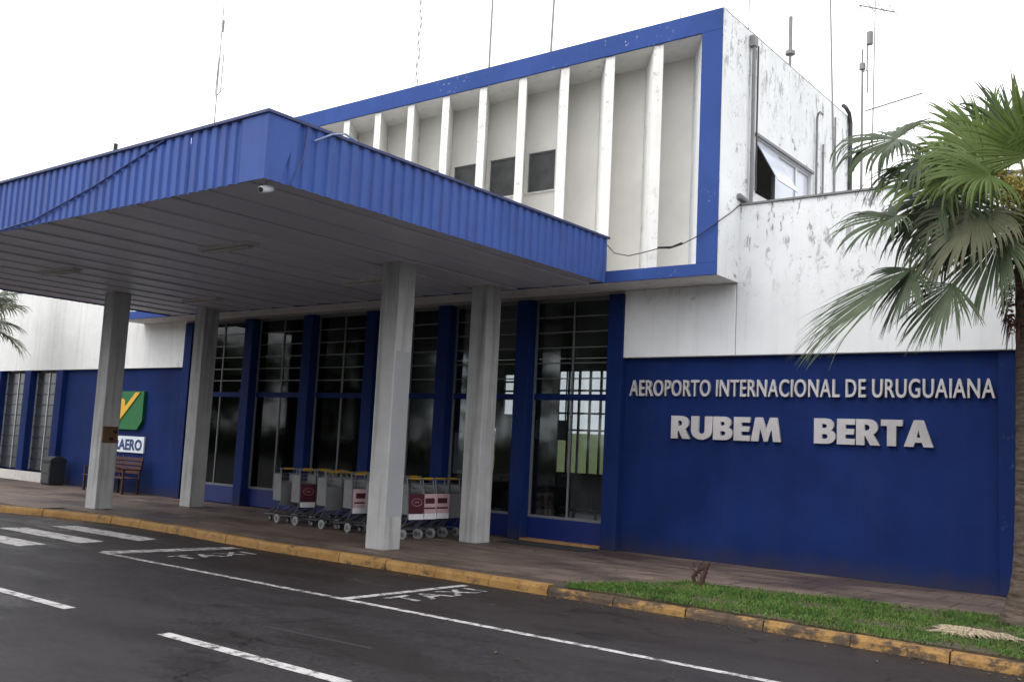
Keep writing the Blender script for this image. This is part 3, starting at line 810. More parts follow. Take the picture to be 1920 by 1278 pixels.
# shield emblem
e = thing('shield_emblem', 'green shield emblem with yellow tick mark on far blue wall', 'emblem', (-16.9, .1, 1.78))
MB().yprism([(-1.12, .25), (-.85, 0), (.88, 0), (1.12, .25), (1.12, 1.1), (-1.12, 1.1)][::1], -.10, -.002).build('shield', MAT['sign_green'], e, bevel=.006)
MB().yprism([(-.42, .12), (-.16, .12), (.95, 1.07), (.72, 1.07), (.24, .66), (.20, .84), (.0, .90), (.02, .47)], -.125, -.101).build('tick', MAT['sign_yellow'], e)
# board below
bd = thing('lettered_board', 'white board with blue letters below the green shield emblem', 'sign', (-16.8, .1, 1.13))
MB().box(-1.15, 1.15, -.05, -.002, 0, .46).build('board', MAT['sign_white'], bd)
ch, w = text_meshes('INFRAERO', 1, .004, .035, 1.02)
for c, p, me in fit(ch, w, -1.05, 1.06, .30):
    me.materials.clear(); me.materials.append(MAT['sign_ink'])
    link('letter', me, bd, loc=(p, -.055, .08), rot=(math.pi / 2, 0, 0))

# ------------------------------------------------------------------ luggage trolleys
def make_trolley(panel):
    t = thing('luggage_trolley', 'x', 'luggage trolley')
    W2 = .19
    fr = MB()
    for s in (-W2, W2):
        fr.tube([(-.72, s * .55, .14), (-.15, s, .17), (-.02, s, .30), (.06, s, .42), (.03, s, .80), (-.02, s, 1.10)], .014, 6)
        fr.tube([(-.62, s * .6, .13), (.05, s, .42)], .011, 6)
    for z in (.80, .62): fr.tube([(.035, -W2, z), (.035, W2, z)], .010, 6)
    fr.tube([(-.72, -W2 * .55, .14), (-.72, W2 * .55, .14)], .014, 6)
    fr.tube([(-.15, -W2, .17), (-.15, W2, .17)], .012, 6)
    fr.build('frame', MAT['steel'], t)
    dk = MB()
    for k in range(7):
        xx = -.70 + k * .09; ww = W2 * (.55 + .45 * min(1, (xx + .72) / .57)); dk.tube([(xx, -ww, .165), (xx, ww, .165)], .007, 5)
    dk.build('deck', MAT['steel'], t)
    bk = MB()
    for k in range(9):
        s = -W2 + .38 * k / 8; bk.tube([(.03, s, .84), (-.28, s * .9, .86), (-.30, s * .9, 1.02)], .005, 4)
    for z in (.86, .94, 1.02): bk.tube([(.02, -W2, z), (-.29, -W2 * .9, z), (-.30, W2 * .9, z), (.02, W2, z)], .006, 4)
    bk.build('basket', MAT['steel'], t)
    hd = MB().tube([(-.02, -W2 - .02, 1.12), (-.02, W2 + .02, 1.12)], .017, 8).build('handle', MAT['trolley_side'], t)
    MB().tube([(-.02, -.11, 1.12), (-.02, .11, 1.12)], .023, 8).build('grip', MAT['yellow'], hd)
    for sg_ in (-1, 1):
        MB().xprism([(sg_ * (W2 - .012), .46), (sg_ * (W2 - .004), .46), (sg_ * (W2 - .004), 1.0), (sg_ * (W2 - .012), 1.0)], -.27, .02).build('side_panel', MAT['trolley_side'], t)
    for x_, s in ((.0, -W2), (.0, W2)):
        w_ = MB().wheel((x_ - .05, s, .092), .092, .03).build('wheel', MAT['wheel'], t)
        MB().wheel((x_ - .05, s, .092), .045, .040).build('rim', MAT['steel'], w_)
    w_ = MB().wheel((-.62, 0, .06), .06, .03).build('wheel', MAT['rubber'], t)
    MB().wheel((-.62, 0, .06), .035, .036).build('rim', MAT['wheel'], w_)
    MB().tube([(-.05, -W2, .105), (-.05, W2, .105)], .010, 6).build('axle', MAT['steel'], t)
    if panel:
        base, low, ink = panel
        pn = MB().box(.055, .067, -.18, .18, .37, .84).build('advert_panel', MAT[base], t)
        if low: MB().box(.0672, .070, -.178, .178, .372, .475).build('panel_strip', MAT[low], pn)
        if ink:
            b = MB()
            pts = [(.07, .12 * math.cos(a), .69 + .07 * math.sin(a)) for a in np.linspace(0, 2 * math.pi, 17)]
            b.tube(pts, .010, 4, False); b.box(.068, .0715, -.05, .05, .675, .705)
            if ink == 'maroon': b = MB().box(.068, .0705, -.12, .12, .66, .76).box(.068, .0705, -.15, .15, .56, .59)
            b.build('panel_print', MAT[ink], pn)
    return t
protos = {'maroon': make_trolley(('maroon', 'paper', 'maroon_ink')), 'grey': make_trolley(('trolley_side', None, None)), 'pink': make_trolley(('pinkwhite', 'paper', 'maroon'))}
used = set()
def place_trolley(kind, x, y, label, rz=0):
    o = protos[kind] if kind not in used else copy_tree(protos[kind])
    used.add(kind)
    o.location = (x, y, .0); o.rotation_euler = (0, 0, rz); o['label'] = label; o['group'] = 'luggage trolleys parked under the canopy'
    return o
R0 = -.12
row = [(-3.08, -2.11, 'maroon', 'luggage trolley with dark maroon and white panel right beside the nearest column'),
       (-3.10, -1.73, 'pink', 'luggage trolley with pale pink panel between two other panelled trolleys'),
       (-3.12, -1.35, 'pink', 'luggage trolley with pale pink panel nearest the second column'),
       (-3.16, -.97, 'grey', 'plain grey luggage trolley half hidden behind the second column'),
       (-3.95, -2.10, 'grey', 'grey luggage trolley hidden mostly behind the nearest column'),
       (-4.55, -2.12, 'pink', 'luggage trolley with pale pink panel cut off by the nearest column edge'),
       (-5.30, -2.13, 'grey', 'luggage trolley with blank grey panel between the maroon and the pink panels'),
       (-6.12, -2.10, 'maroon', 'luggage trolley with dark maroon and white panel near far end of row'),
       (-6.75, -2.06, 'grey', 'plain grey luggage trolley at the far end of the row')]
for x, y, kd, lb in row: place_trolley(kd, x, y, lb, rnd.uniform(-.05, .05) + R0)
for r_, y in enumerate((-1.68, -1.28)):
    for k, x in enumerate((-3.9, -4.65, -5.35, -6.05, -6.6)):
        place_trolley('grey', x, y, 'grey luggage trolley in the ' + ('middle row' if r_ == 0 else 'row nearest the glass') + ', ' + ('nearest to', 'second from', 'third from', 'fourth from', 'farthest from')[k] + ' the sign wall', rnd.uniform(-.06, .06) + R0)

# ------------------------------------------------------------------ bench, bin, box, mat, camera
def bench(x0, x1):
    t = thing('bench', 'dark red slatted wooden bench against the blue wall under the white board', 'bench', ((x0 + x1) / 2, -.35, 0))
    h = (x1 - x0) / 2
    for k in range(5): MB().box(-h, h, -.38 + k * .095, -.30 + k * .095, .43, .455).build('seat_slat', MAT['wood_red'], t, bevel=.004)
    for k in range(4):
        z = .56 + k * .12; MB().box(-h, h, .10 + k * .022, .125 + k * .022, z, z + .085).build('back_slat', MAT['wood_red'], t, bevel=.004)
    for s in (-h + .08, 0, h - .08):
        MB().box(s - .03, s + .03, -.36, -.30, 0, .425).build('leg', MAT['stump'], t)
        MB().box(s - .03, s + .03, .10, .16, 0, .43).build('leg', MAT['stump'], t)
    for s in (-h + .08, 0, h - .08):
        MB().xprism([(.13, .43), (.16, .43), (.245, 1.05), (.215, 1.05)], s - .03, s + .03).build('back_post', MAT['stump'], t)
        MB().box(s - .035, s + .035, -.38, .15, .66, .69).box(s - .03, s + .03, -.36, -.31, .456, .659).build('armrest', MAT['stump'], t)
bench(-17.4, -15.25)
t = thing('litter_bin', 'dark box-shaped litter bin with grey front beside the far window', 'bin', (-19.75, -.35, 0), 0)
t.scale = (.86, .86, .86)
MB().box(-.30, .30, -.28, .28, .04, .80).build('body', MAT['bin'], t, bevel=.015)
MB().box(-.25, .25, -.292, -.281, .10, .36).build('front_panel', MAT['bin_face'], t)
MB().box(-.25, .25, -.292, -.281, .42, .74).build('front_panel', MAT['bin_face'], t)
MB().xprism([(-.30, .801), (.30, .801), (.30, .90), (.10, 1.0), (-.12, 1.0), (-.30, .90)], -.32, .32).build('lid', MAT['bin'], t, bevel=.01)
MB().box(-.27, .27, -.25, .25, 0, .038).build('base', MAT['rubber'], t)
t = thing('socket_plate', 'brown plate with two dark sockets on the farthest front column', 'socket plate', (-10.877, -3.765, 1.46))
MB().box(0, .02, -.185, .175, 0, .36).build('plate', MAT['brown_plate'], t, bevel=.004)
for y, z in ((.10, .22), (.02, .06)): MB().box(.02, .045, y - .045, y + .045, z, z + .06).build('socket', MAT['black'], t)
tag(MB().box(-.95, .95, -.32, .32, 0, .014).build('door_mat', MAT['mat_rug'], None, loc=(-1.15, -.52, .003)), 'dark rubber door mat in front of the glazed door bay by sign wall', 'door mat')
t = thing('security_camera', 'small pale security camera under front corner of the canopy', 'security camera', (.0, -8.36, CZ0 - .002))
MB().tube([(0, 0, 0), (0, 0, -.08)], .025, 8).build('bracket', MAT['fixture'], t)
MB().tube([(.02, -.09, -.13), (0, 0, -.10), (-.02, .09, -.07)], [.045, .05, .045], 10).build('housing', MAT['sign_white'], t, smooth=True)
MB().tube([(.021, -.092, -.131), (.024, -.105, -.135)], .03, 10).build('lens', MAT['black'], t)

# hall furniture seen through the glass
t = thing('service_counter', 'dark service counter inside the hall behind the glass', 'counter', (-8.6, 7.6, 0))
MB().box(-2.2, 2.2, -.35, .35, 0, 1.05).build('body', MAT['counter'], t)
MB().box(-2.3, 2.3, -.42, .42, 1.052, 1.10).build('counter_top', MAT['hall_wall'], t)
t = thing('reception_desk', 'pale low reception desk inside the hall behind the second window bay', 'desk', (-10.6, 1.9, 0))
MB().box(-1.3, 1.3, -.25, .25, 0, .92).build('front_body', MAT['sign_white'], t)
MB().box(-1.35, 1.35, -.32, .32, .922, .97).build('desk_top', MAT['counter'], t)
for nm, x_, y_, w_, z0_, z1_, lb in (('notice_board', -13.2, 6.8, .7, 1.2, 2.6, 'pale notice board on a stand deep in the hall'), ('notice_board', -8.1, 8.6, .9, 2.1, 2.7, 'white hanging notice board deep in the hall behind the middle bay'), ('notice_board', -6.4, 2.6, .45, 1.1, 2.1, 'white poster board in the hall just behind the fourth window bay')):
    t = thing(nm, lb, 'notice board', (x_, y_, 0), .25)
    MB().box(-w_, w_, -.02, .02, z0_, z1_).build('board', MAT['paper'], t)
    for s_ in (-w_ + .05, w_ - .05): MB().box(s_ - .02, s_ + .02, .021, .05, 0 if z0_ < 2 else z0_, z1_ if z0_ < 2 else ZS).build('post', MAT['bar'], t)
for k in range(3):
    t = thing('waiting_seat', 'dark waiting seat inside the hall, ' + ('nearest to', 'second from', 'third from')[k] + ' the door bay', 'seat', (-2.6 - k * .62, 3.4, 0), 0, 'waiting seats in the hall')
    MB().box(-.26, .26, -.25, .25, .40, .46).build('seat', MAT['bin'], t, bevel=.02)
    MB().box(-.26, .26, .22, .27, .48, .92).build('backrest', MAT['bin'], t, bevel=.02)
    MB().box(-.03, .03, -.2, .2, 0, .05).box(-.025, .025, -.025, .025, .05, .399).build('leg', MAT['steel'], t)
t = thing('information_stand', 'pale upright information stand inside the hall behind the second window bay', 'stand', (-10.9, 2.3, 0), .3)
MB().box(-.35, .35, -.02, .02, 1.5, 2.25).build('board', MAT['paper'], t)
MB().tube([(0, .04, 0), (0, .04, 2.2)], .025, 8).build('post', MAT['alu'], t)
MB().box(-.25, .25, -.2, .25, 0, .03).build('foot', MAT['black'], t)
t = thing('drinks_machine', 'dark vending machine standing inside the hall near the middle bay', 'vending machine', (-9.0, 3.0, 0), .2)
MB().box(-.45, .45, -.4, .4, 0, 1.85).build('body', MAT['bin'], t)
MB().box(-.38, .2, -.412, -.401, .5, 1.7).build('front', MAT['dark_glass'], t)

# ------------------------------------------------------------------ roof masts and aerials
def mast(label, x, y, z0, z1, r=.03, lean=(0, 0), extra=None, cat='aerial'):
    t = thing('roof_mast', label, cat, (x, y, z0), 0, 'masts and aerials on the roof')
    H = z1 - z0
    n = max(2, int(H / 1.2))
    pts = [(lean[0] * k / n, lean[1] * k / n, H * k / n) for k in range(n + 1)]
    MB().tube(pts, [r * .78 * (1 - .35 * k / n) for k in range(n + 1)], 8).build('pole', MAT['mast'], t)
    MB().box(-.1, .1, -.1, .1, 0, .04).build('base_plate', MAT['mast'], t)
    if extra: extra(t, H, lean)
    return t
def ex_loop(t, H, lean):
    f = H - 3.1
    MB().tube([(.0, 0, f), (.16, 0, f + .08), (.18, 0, f + 1.35), (.02, 0, f + 1.42)], .018, 6).build('folded_dipole', MAT['mast'], t)
    MB().tube([(.0, 0, f - .04), (-.12, 0, f + .0), (-.08, 0, f + 1.3)], .016, 6).build('folded_dipole', MAT['mast'], t)
    MB().tube([(0, 0, H - .9), (.02, 0, H - .5)], .04, 6).build('clamp', MAT['mast'], t)
mast('tall leaning mast with folded dipole loop behind the canopy front', -17.9, 3, 5.78, 16.1, .035, (-.05, 0), ex_loop)
def ex_lattice(t, H, lean):
    m = MB()
    for k in range(int(H / .45)):
        z = k * .45; s = .05 if k % 2 else -.05
        m.tube([(s, 0, z), (-s, 0, z + .45)], .008, 4)
    for s in (-.05, .05): m.tube([(s, 0, 0), (s, 0, H)], .012, 5)
    m.build('lattice', MAT['mast'], t)
mast('pale lattice mast above the middle of the blue parapet', -8.70, 3, 9.3, 16.5, .012, (0, 0), ex_lattice)
mast('thin faint whip aerial just beside the pale lattice mast', -8.35, 3.4, 9.3, 14.6, .010)
mast('plain pole mast above the fin row between two thinner whips', -6.13, 3, 9.3, 16.2, .04)
mast('short stub pipe rising just over the blue parapet', -5.0, 1.5, 9.3, 10.15, .03)
mast('dark leaning pole mast right of the short stub', -4.21, 3, 9.3, 16.0, .042, (.12, 0))
mast('thin pale whip aerial beside the dark leaning pole mast', -3.9, 3.3, 9.3, 14.5, .010)
mast('thin whip aerial above the right third of the blue parapet', -.61, 3, 9.3, 14.5, .016)
mast('thin whip aerial rising behind the white corner of the upper storey', 1.03, 3, 9.3, 14.5, .018)
def ex_collar(t, H, lean):
    MB().wheel((0, 0, H * .52), .10, .07, 'z').build('collar', MAT['mast'], t)
    MB().tube([(0, 0, H * .53), (0, 0, H * 1.02)], .042, 8).build('radome', MAT['mast'], t)
mast('stout aerial with round collar halfway up above the side wall', 2.0, 2.9, 9.3, 10.85, .05, (0, 0), ex_collar)
mast('very tall thin whip aerial in front of the stained side wall', 2.95, 3, 5.78, 15.5, .028, (-.3, 0))
def ex_twin(t, H, lean):
    MB().tube([(.0, 0, H - .45), (.09, 0, H - .45), (.10, 0, H + .15)], .016, 6).tube([(.10, 0, H - .9), (.10, 0, H - .45)], .016, 6).build('side_arm', MAT['mast'], t)
    MB().wheel((0, 0, H - .35), .06, .12, 'z').build('clamp', MAT['mast'], t)
mast('stout dark aerial with a short side rod left of the yagi mast', 3.44, 3, 5.78, 9.9, .04, (0, 0), ex_twin)
def ex_yagi(t, H, lean):
    m = MB().tube([(-.25, 0, H - .02), (.40, .1, H - .28)], .014, 6)
    for k in range(4):
        q = k / 3; cx_, cz_ = -.25 + .65 * q, H - .02 - .26 * q
        m.tube([(cx_, -.25, cz_), (cx_, .25, cz_)], .008, 5)
    m.build('yagi_head', MAT['mast'], t)
    MB().tube([(-.1, 0, 2.86), (.98, -.1, 2.98)], .014, 6).build('boom', MAT['mast'], t)
    MB().wheel((-.04, 0, H - .75), .06, .25, 'z').build('clamp', MAT['mast'], t)
mast('tall mast with small yagi head and horizontal boom beside the palm', 3.62, 3, 5.78, 10.85, .022, (.06, 0), ex_yagi)

# ------------------------------------------------------------------ palms
WF = 1.6
def fan_leaf(hub, axis, normal, L, mat, nseg=46, spread=125, droop=1.0, fuse=.50, curl=.3, seed=0):
    """one fan leaf: pleated blade of narrow segments, joined near the hub, split tips bending and hanging under their weight"""
    R_ = random.Random(seed)
    a = Vector(axis).normalized(); n = Vector(normal); n = (n - a * n.dot(a)).normalized(); s = a.cross(n).normalized()
    hub = Vector(hub); m = MB(); N = 9
    w0 = math.radians(spread * 2) / nseg
    wave = R_.uniform(0, 6)
    for i in range(nseg):
        th = math.radians(-spread + 2 * spread * (i + .5) / nseg) + R_.uniform(-.035, .035)
        ln = L * (.66 + .34 * math.cos(th * .62)) * R_.uniform(.80, 1.08)
        if R_.random() < .06: ln *= .6
        d0 = a * math.cos(th) + s * math.sin(th) + n * (curl * (1 - math.cos(th)) * .5 + .10 * math.sin(th * 3 + wave))
        d0.normalize()
        p = hub.copy(); d = d0.copy(); step = ln / N
        dr = droop * R_.uniform(.55, 1.7)
        kink = R_.random() < .35; kt = R_.uniform(.5, .75)
        fz = fuse * R_.uniform(.75, 1.1)
        sw = Vector((R_.gauss(0, .05), R_.gauss(0, .05), 0))
        ends = [1.0, -1.0] if R_.random() < .5 else [0]
        for e in ends:                                   # many segments are split in two thin tips
            p = hub.copy(); d = d0.copy(); k0 = len(m.v)
            for j in range(N + 1):
                t = j / N
                if t <= fz: w = ln * t * math.tan(w0 / 2) * WF
                else: w = ln * fz * math.tan(w0 / 2) * WF * (1 - (t - fz) / (1 - fz)) ** .75
                if e: w *= .62
                w = max(w, .0014)
                side = d.cross(n); side = side.normalized() if side.length > 1e-4 else s
                nn = side.cross(d).normalized()
                q = p + side * (e * w * .45)
                m.v += [tuple(q - side * w), tuple(q + nn * w * .5), tuple(q + side * w)]
                bend = dr * (.02 + .42 * max(0, t - .32) ** 1.15) * (2.4 if kink and t > kt else 1)
                d = (d + Vector((0, 0, -1)) * bend + (sw + side * e * .05) * max(0, t - .4)).normalized()
                p = p + d * step
            for j in range(N):
                q = k0 + 3 * j
                m.f += [(q, q + 1, q + 4, q + 3), (q + 1, q + 2, q + 5, q + 4)]
    return m

def palm(name_label, base, crown_z, leaves, r0, r1, group=None):
    t = thing('palm_tree', name_label, 'palm tree', base)
    B = Vector(base)
    H = crown_z - base[2]
    pts, rs = [], []
    n = 46
    for k in range(n + 1):
        q = k / n
        pts.append((.05 * math.sin(q * 2.2), 0, H * q)); rs.append((r0 * (1 + 1.0 * math.exp(-q * 16)) * (1 - q) + r1 * q) * (1.0 + .035 * (k % 2)))
    MB().tube(pts, rs, 18).build('trunk', MAT['bark'], t, smooth=True)
    # boots and fibre at the top of the trunk
    m = MB(); R_ = random.Random(3)
    for k in range(420):
        a = R_.uniform(0, 6.283); z = H - R_.uniform(-.05, 1.35); rr = r1 * 1.0
        p0 = Vector((rr * math.cos(a), rr * math.sin(a), z)); o_ = Vector((math.cos(a), math.sin(a), R_.uniform(-.3, 1.2)))
        e_ = R_.uniform(.6, 1.5) * (1 - .45 * (H - z) / 1.35); m.tube([p0, p0 + o_ * .10 * e_, p0 + o_ * .17 * e_ + Vector((0, 0, -R_.uniform(.05, .30)))], [.022 if k % 4 == 0 else .009, .012 if k % 4 == 0 else .006, .002], 4)
    m.build('fibre', MAT['fibre'], t)
    for i, (hub, axis, normal, L, mt, dr, sp) in enumerate(leaves):
        h = Vector(hub) - B
        c = Vector((.05 * math.sin(2.2), 0, H))
        dirn = (h - c)
        mid = c + dirn * .5 + Vector((0, 0, .10 * dirn.length))
        lf = fan_leaf(h, axis, normal, L, MAT[mt], nseg=46, spread=sp, droop=dr, seed=i * 7 + int(abs(base[0]) * 10)).build('leaf', MAT[mt], t)
        MB().tube([c, c + dirn * .25 + Vector((0, 0, .07 * dirn.length)), mid, c + dirn * .8 + Vector((0, 0, .05 * dirn.length)), h], [.028, .022, .018, .015, .012], 6).build('petiole', MAT['petiole'], lf)
    return t

PB = (7.30, -2.6, -.02)
PC = Vector((7.33, -2.6, 4.75))
lv = []
def L_(hx, hz, dy, ax, nz, ln, mt, dr=1.0, sp=120):
    hub = (hx, PB[1] + dy, hz)
    lv.append((hub, ax, nz, ln, mt, dr, sp))
# leaves seen in the photograph
L_(5.80, 6.02, -.25, (-.9, -.1, .12), (-.25, -.6, .75), .98, 'leaf', 1.7, 135)
L_(6.05, 5.75, -.10, (-.6, -.3, -.3), (-.5, -.6, .6), 1.0, 'leaf', 1.8, 125)
L_(5.82, 4.95, -.40, (-.95, -.15, -.02), (-.1, -.55, .85), .95, 'leaf', 1.2, 120)
L_(6.05, 4.22, -.50, (-.82, -.1, -.50), (-.4, -.75, .5), 1.78, 'leaf', .40, 34)
L_(6.08, 4.24, -.48, (-.45, -.1, -.85), (-.5, -.75, .3), .92, 'leaf', .5, 80)
L_(6.85, 5.75, .05, (-.7, .05, .55), (-.2, -.9, .4), 1.10, 'leaf_fresh', .55, 130)
L_(6.48, 5.42, -.25, (-.85, -.2, .3), (-.3, -.7, .65), 1.0, 'leaf_fresh', .9, 125)
L_(7.2, 5.80, -.15, (-.2, -.05, 1), (-.1, -.95, .25), .92, 'leaf', .6, 120)
L_(7.45, 5.45, -.65, (.2, -.4, .7), (.1, -.9, .4), 1.0, 'leaf_fresh', .4, 125)
L_(6.60, 3.98, -.70, (-.5, -.2, -.8), (-.5, -.8, .25), 1.0, 'leaf', .5, 75)
L_(6.28, 5.25, -.05, (-.5, -.25, -.6), (-.5, -.75, .4), 1.15, 'leaf', 1.2, 115)
L_(6.45, 4.75, .1, (-.7, .1, -.6), (-.5, -.7, .5), 1.05, 'leaf_old', 1.1, 105)
L_(6.85, 4.85, -.6, (-.5, -.3, -.7), (-.4, -.8, .35), 1.1, 'leaf_old', 1.0, 110)
L_(6.55, 5.05, -.3, (-.55, -.3, -.75), (-.4, -.8, .4), 1.1, 'leaf', 1.0, 115)
L_(6.9, 5.55, -.3, (-.6, -.3, .3), (-.2, -.85, .5), 1.0, 'leaf_fresh', .8, 125)
L_(7.12, 4.50, -.7, (-.35, -.2, -.9), (-.5, -.85, .2), 1.05, 'leaf', .6, 85)
L_(7.02, 5.25, -.75, (-.5, -.5, .1), (-.2, -.8, .55), .95, 'leaf_fresh', 1.1, 120)
L_(6.7, 5.6, .5, (-.6, .5, .2), (-.4, -.3, .9), 1.0, 'leaf', 1.0, 120)
L_(6.2, 4.55, .35, (-.85, .3, -.2), (-.2, -.5, .85), .95, 'leaf_old', 1.3, 110)
# the rest of the crown
for k in range(12):
    a = -1.0 + k * .42
    ca, sa = math.cos(a), math.sin(a)
    if ca < -.35: continue
    e_ = [.6, .1, -.4][k % 3]
    lv.append(((7.33 + 1.1 * ca, PB[1] + 1.1 * sa, 4.85 + e_ * 1.2), (ca, sa, e_), (-ca * e_, -sa * e_, 1), 1.0, ['leaf_fresh', 'leaf', 'leaf_old'][k % 3], 1.0, 115))
palm1 = palm('fan palm with ragged drooping leaves in front of the sign wall', PB, 4.75, lv, .20, .20)
# yellowish flower spray
m = MB(); R_ = random.Random(11)
for k in range(16):
    d = Vector((R_.uniform(-.7, .1), R_.uniform(-.7, .0), R_.uniform(.2, .75)))
    p0 = Vector((0, 0, 4.85)); pts = [p0, p0 + d * .4 + Vector((0, 0, .1)), p0 + d * .75, p0 + d * .95 + Vector((0, 0, -.12))]
    m.tube(pts, [.012, .01, .008, .004], 5)
    for j in range(40):
        q = R_.uniform(.35, 1); p = p0 + d * q * .95 + Vector((R_.gauss(0, .05), R_.gauss(0, .05), R_.gauss(0, .05)))
        m.tube([p, p + Vector((R_.uniform(-.06, .06), R_.uniform(-.06, .06), R_.uniform(-.06, .02)))], [.012, .005], 4)
m.build('flower_spray', MAT['flower'], palm1)

lv2 = []
PB2 = (-21.6, -2.6, -.02)
for k in range(14):
    a = k * .449; ca, sa = math.cos(a), math.sin(a)
    e_ = [.35, -.15, -.5, .8][k % 4]
    lv2.append(((-21.6 + 1.15 * ca, -2.6 + 1.15 * sa, 5.0 + e_ * 1.1), (ca, sa, e_ - .1), (-ca * e_, -sa * e_, 1), 1.0, ['leaf_old', 'leaf', 'leaf_old'][k % 3], 1.1, 115))
lv2.append(((-20.4, -3.1, 5.2), (.7, -.5, -.3), (.3, -.7, .6), 1.0, 'leaf', 1.6, 120))
lv2.append(((-19.9, -3.0, 5.15), (.9, -.3, .1), (.0, -.6, .8), .9, 'leaf', 1.6, 125))
lv2.append(((-19.6, -2.7, 4.98), (.9, -.2, -.15), (.2, -.7, .7), .95, 'leaf_old', 1.9, 120))
lv2.append(((-19.9, -2.5, 5.45), (.8, -.1, .0), (.1, -.6, .8), .8, 'leaf', 1.5, 120))
lv2.append(((-20.1, -2.9, 4.7), (.8, -.2, -.4), (.3, -.7, .6), .9, 'leaf', 1.6, 110))
lv2.append(((-20.5, -2.4, 5.35), (.8, .1, .0), (.1, -.3, .9), 1.0, 'leaf', 1.2, 110))
palm('fan palm with dull hanging leaves in front of the far wing', PB2, 4.9, lv2, .19, .18)

# ------------------------------------------------------------------ unseen trees added behind the camera to darken reflections in the hall glazing
rg0 = np.random.default_rng(21)
m = MB()
for k in range(42):
    tx = -95 + k * 4.3 + rg0.normal(0, 1.2); ty = -52 + rg0.normal(0, 4); H = 9 + rg0.random() * 6
    m.tube([(tx, ty, -.2), (tx + .2, ty, H * .35), (tx, ty, H * .6)], [.22, .17, .10], 6)
    for c in range(9):
        c0 = Vector((tx + rg0.normal(0, 1.5), ty + rg0.normal(0, 1.5), H * (.45 + .5 * rg0.random())))
        rr = 1.3 + rg0.random() * 1.3
        for q in range(90):
            d = Vector(rg0.normal(0, 1, 3)); d.normalize(); p = c0 + d * rr * (.6 + .5 * rg0.random())
            u_ = Vector(rg0.normal(0, .26, 3)); v_ = Vector(rg0.normal(0, .26, 3))
            m.quad(tuple(p - u_), tuple(p - v_), tuple(p + u_), tuple(p + v_))
for q in range(9000):
    p = Vector((rg0.uniform(-110, 95), rg0.normal(-49, .8), abs(rg0.normal(0, 1.5))))
    u_ = Vector(rg0.normal(0, .28, 3)); v_ = Vector(rg0.normal(0, .28, 3))
    m.quad(tuple(p - u_), tuple(p - v_), tuple(p + u_), tuple(p + v_))
m.build('added_tree_line', MAT['leaf'], None, kind='stuff')

# ------------------------------------------------------------------ grass strip
gs = MB()
gx = np.linspace(2.15, 14, 60)
gv = []
for x in gx:
    gv.append((x, kerb_y(x) + .15)); 
top = [(x, (grass_edge(x) or -2.2)) for x in gx[::-1]]
soil = MB(); soil.prism(gv + top, -.1, .006); soil.build('verge', MAT['soil'], None, kind='structure')
rg = np.random.default_rng(5)
NB = 62000
V = []; F = []
xs = 2.2 + (11.5) * rg.random(NB) ** 1.0
xs = np.where(xs > 9.0, 2.2 + rg.random(NB) * 6.5, xs)
kk = 0
for i in range(NB):
    x = float(xs[i]); lo = kerb_y(x) + .10; hi = grass_edge(x) or -2.2
    if hi - lo < .05: continue
    hi += .14 * math.sin(x * 5) * .5 + rg.normal(0, .06)
    y = lo + (hi - lo) * float(rg.random())
    bare = math.sin(x * 3.1 + 1.7) * math.sin(y * 4.3 + .6)
    if bare > .55 and rg.random() < .78: continue
    if y < lo + .10 and rg.random() < .45: continue
    if (x - 6.93) ** 2 / .30 + (y + 3.95) ** 2 / .12 < 1 and rg.random() < .85: continue
    h = float(.016 + .036 * rg.random() ** 1.5) * (1.35 if bare < -.3 else 1)
    if rg.random() < .02: h *= 2.2
    a = float(rg.random() * 6.283); w = float(.0035 + .003 * rg.random()); lx, ly = float(rg.normal(0, .026)), float(rg.normal(0, .026))
    ca, sa = math.cos(a) * w, math.sin(a) * w
    V += [(x - ca, y - sa, 0), (x + ca, y + sa, 0), (x + lx * .5 - ca * .7, y + ly * .5 - sa * .7, h * .6), (x + lx * .5 + ca * .7, y + ly * .5 + sa * .7, h * .6), (x + lx, y + ly, h)]
    F += [(kk, kk + 1, kk + 3, kk + 2), (kk + 2, kk + 3, kk + 4)]; kk += 5
gm = bpy.data.meshes.new('grass'); gm.from_pydata(V, [], F); gm.materials.append(MAT['grass'])
link('grass', gm, None, kind='stuff')

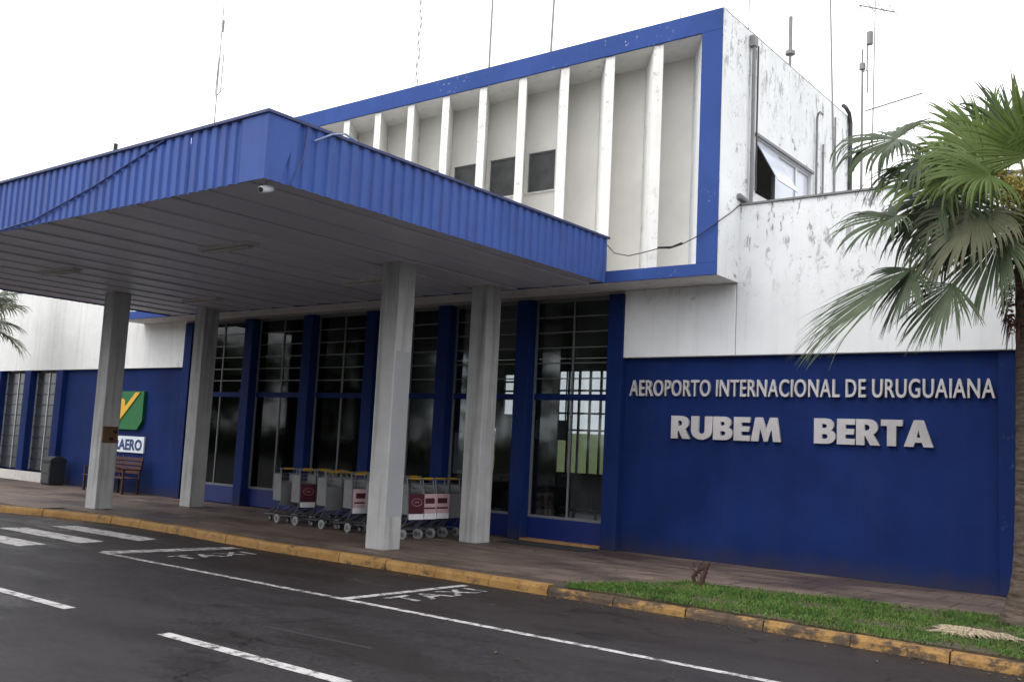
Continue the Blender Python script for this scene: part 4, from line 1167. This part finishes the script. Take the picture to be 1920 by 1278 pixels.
# dead plant stub and straw heap on the verge
t = thing('dead_plant', 'small dark dead plant stub on the near edge of the grass', 'dead plant', (3.28, -3.05, 0))
R_ = random.Random(4)
m = MB().tube([(0, 0, 0), (.02, .0, .12), (.10, .02, .34)], [.045, .035, .02], 7).tube([(-.10, .02, 0), (-.13, 0, .12), (-.04, .02, .24)], [.03, .028, .02], 7).tube([(-.04, .02, .22), (.08, .02, .27)], .022, 6)
for k in range(14):
    b0 = Vector((R_.uniform(-.12, .1), R_.uniform(-.03, .05), R_.uniform(.12, .3))); m.tube([b0, b0 + Vector((R_.uniform(-.14, .08), R_.uniform(-.05, .05), R_.uniform(.02, .16)))], [.012, .003], 5)
m.build('stem', MAT['stump'], t)
m = MB()
for k in range(170):
    a = R_.uniform(0, 6.283); r_ = math.sqrt(R_.random()) * (1 + .35 * math.sin(a * 3 + 1))
    x, y = .34 * r_ * math.cos(a), .22 * r_ * math.sin(a); b_ = R_.uniform(0, 3.14)
    ln = R_.uniform(.06, .22); z = .012 + .025 * (1 - r_) * R_.random()
    m.tube([(x - ln * math.cos(b_), y - ln * math.sin(b_), z), (x, y, z + .02), (x + ln * math.cos(b_), y + ln * math.sin(b_), z * .5)], [.005, .013, .004], 4)
tag(m.build('straw_heap', MAT['dry'], None, loc=(6.93, -3.95, .012)), 'pale heap of dry straw lying on the grass beside the palm', 'straw heap')
# litter of small dry leaves in the gutter and on the paving
m = MB(); R_ = random.Random(31)
for k in range(420):
    q = R_.random()
    x = R_.uniform(-12, 8.5)
    if q < .62: y = kerb_y(x) - abs(R_.gauss(0, .16)) - .02; z = -.122
    elif q < .9: y = R_.uniform(-4.3, -.1); z = .006
    else: y = R_.uniform(-10.5, -5.5); z = -.122
    if z > 0 and x > 2.1: y = R_.uniform(-2.1, -.1)
    a = R_.uniform(0, 6.283); ln = R_.uniform(.012, .035); w = ln * R_.uniform(.3, .6)
    ca, sa = math.cos(a), math.sin(a); h_ = R_.uniform(.002, .014)
    m.quad((x - ca * ln, y - sa * ln, z), (x + sa * w, y - ca * w, z + h_), (x + ca * ln, y + sa * ln, z + .002), (x - sa * w, y + ca * w, z + h_))
m.build('fallen_leaves', MAT['dry_leaf'], None, kind='stuff')
print('slabs', n_slab)
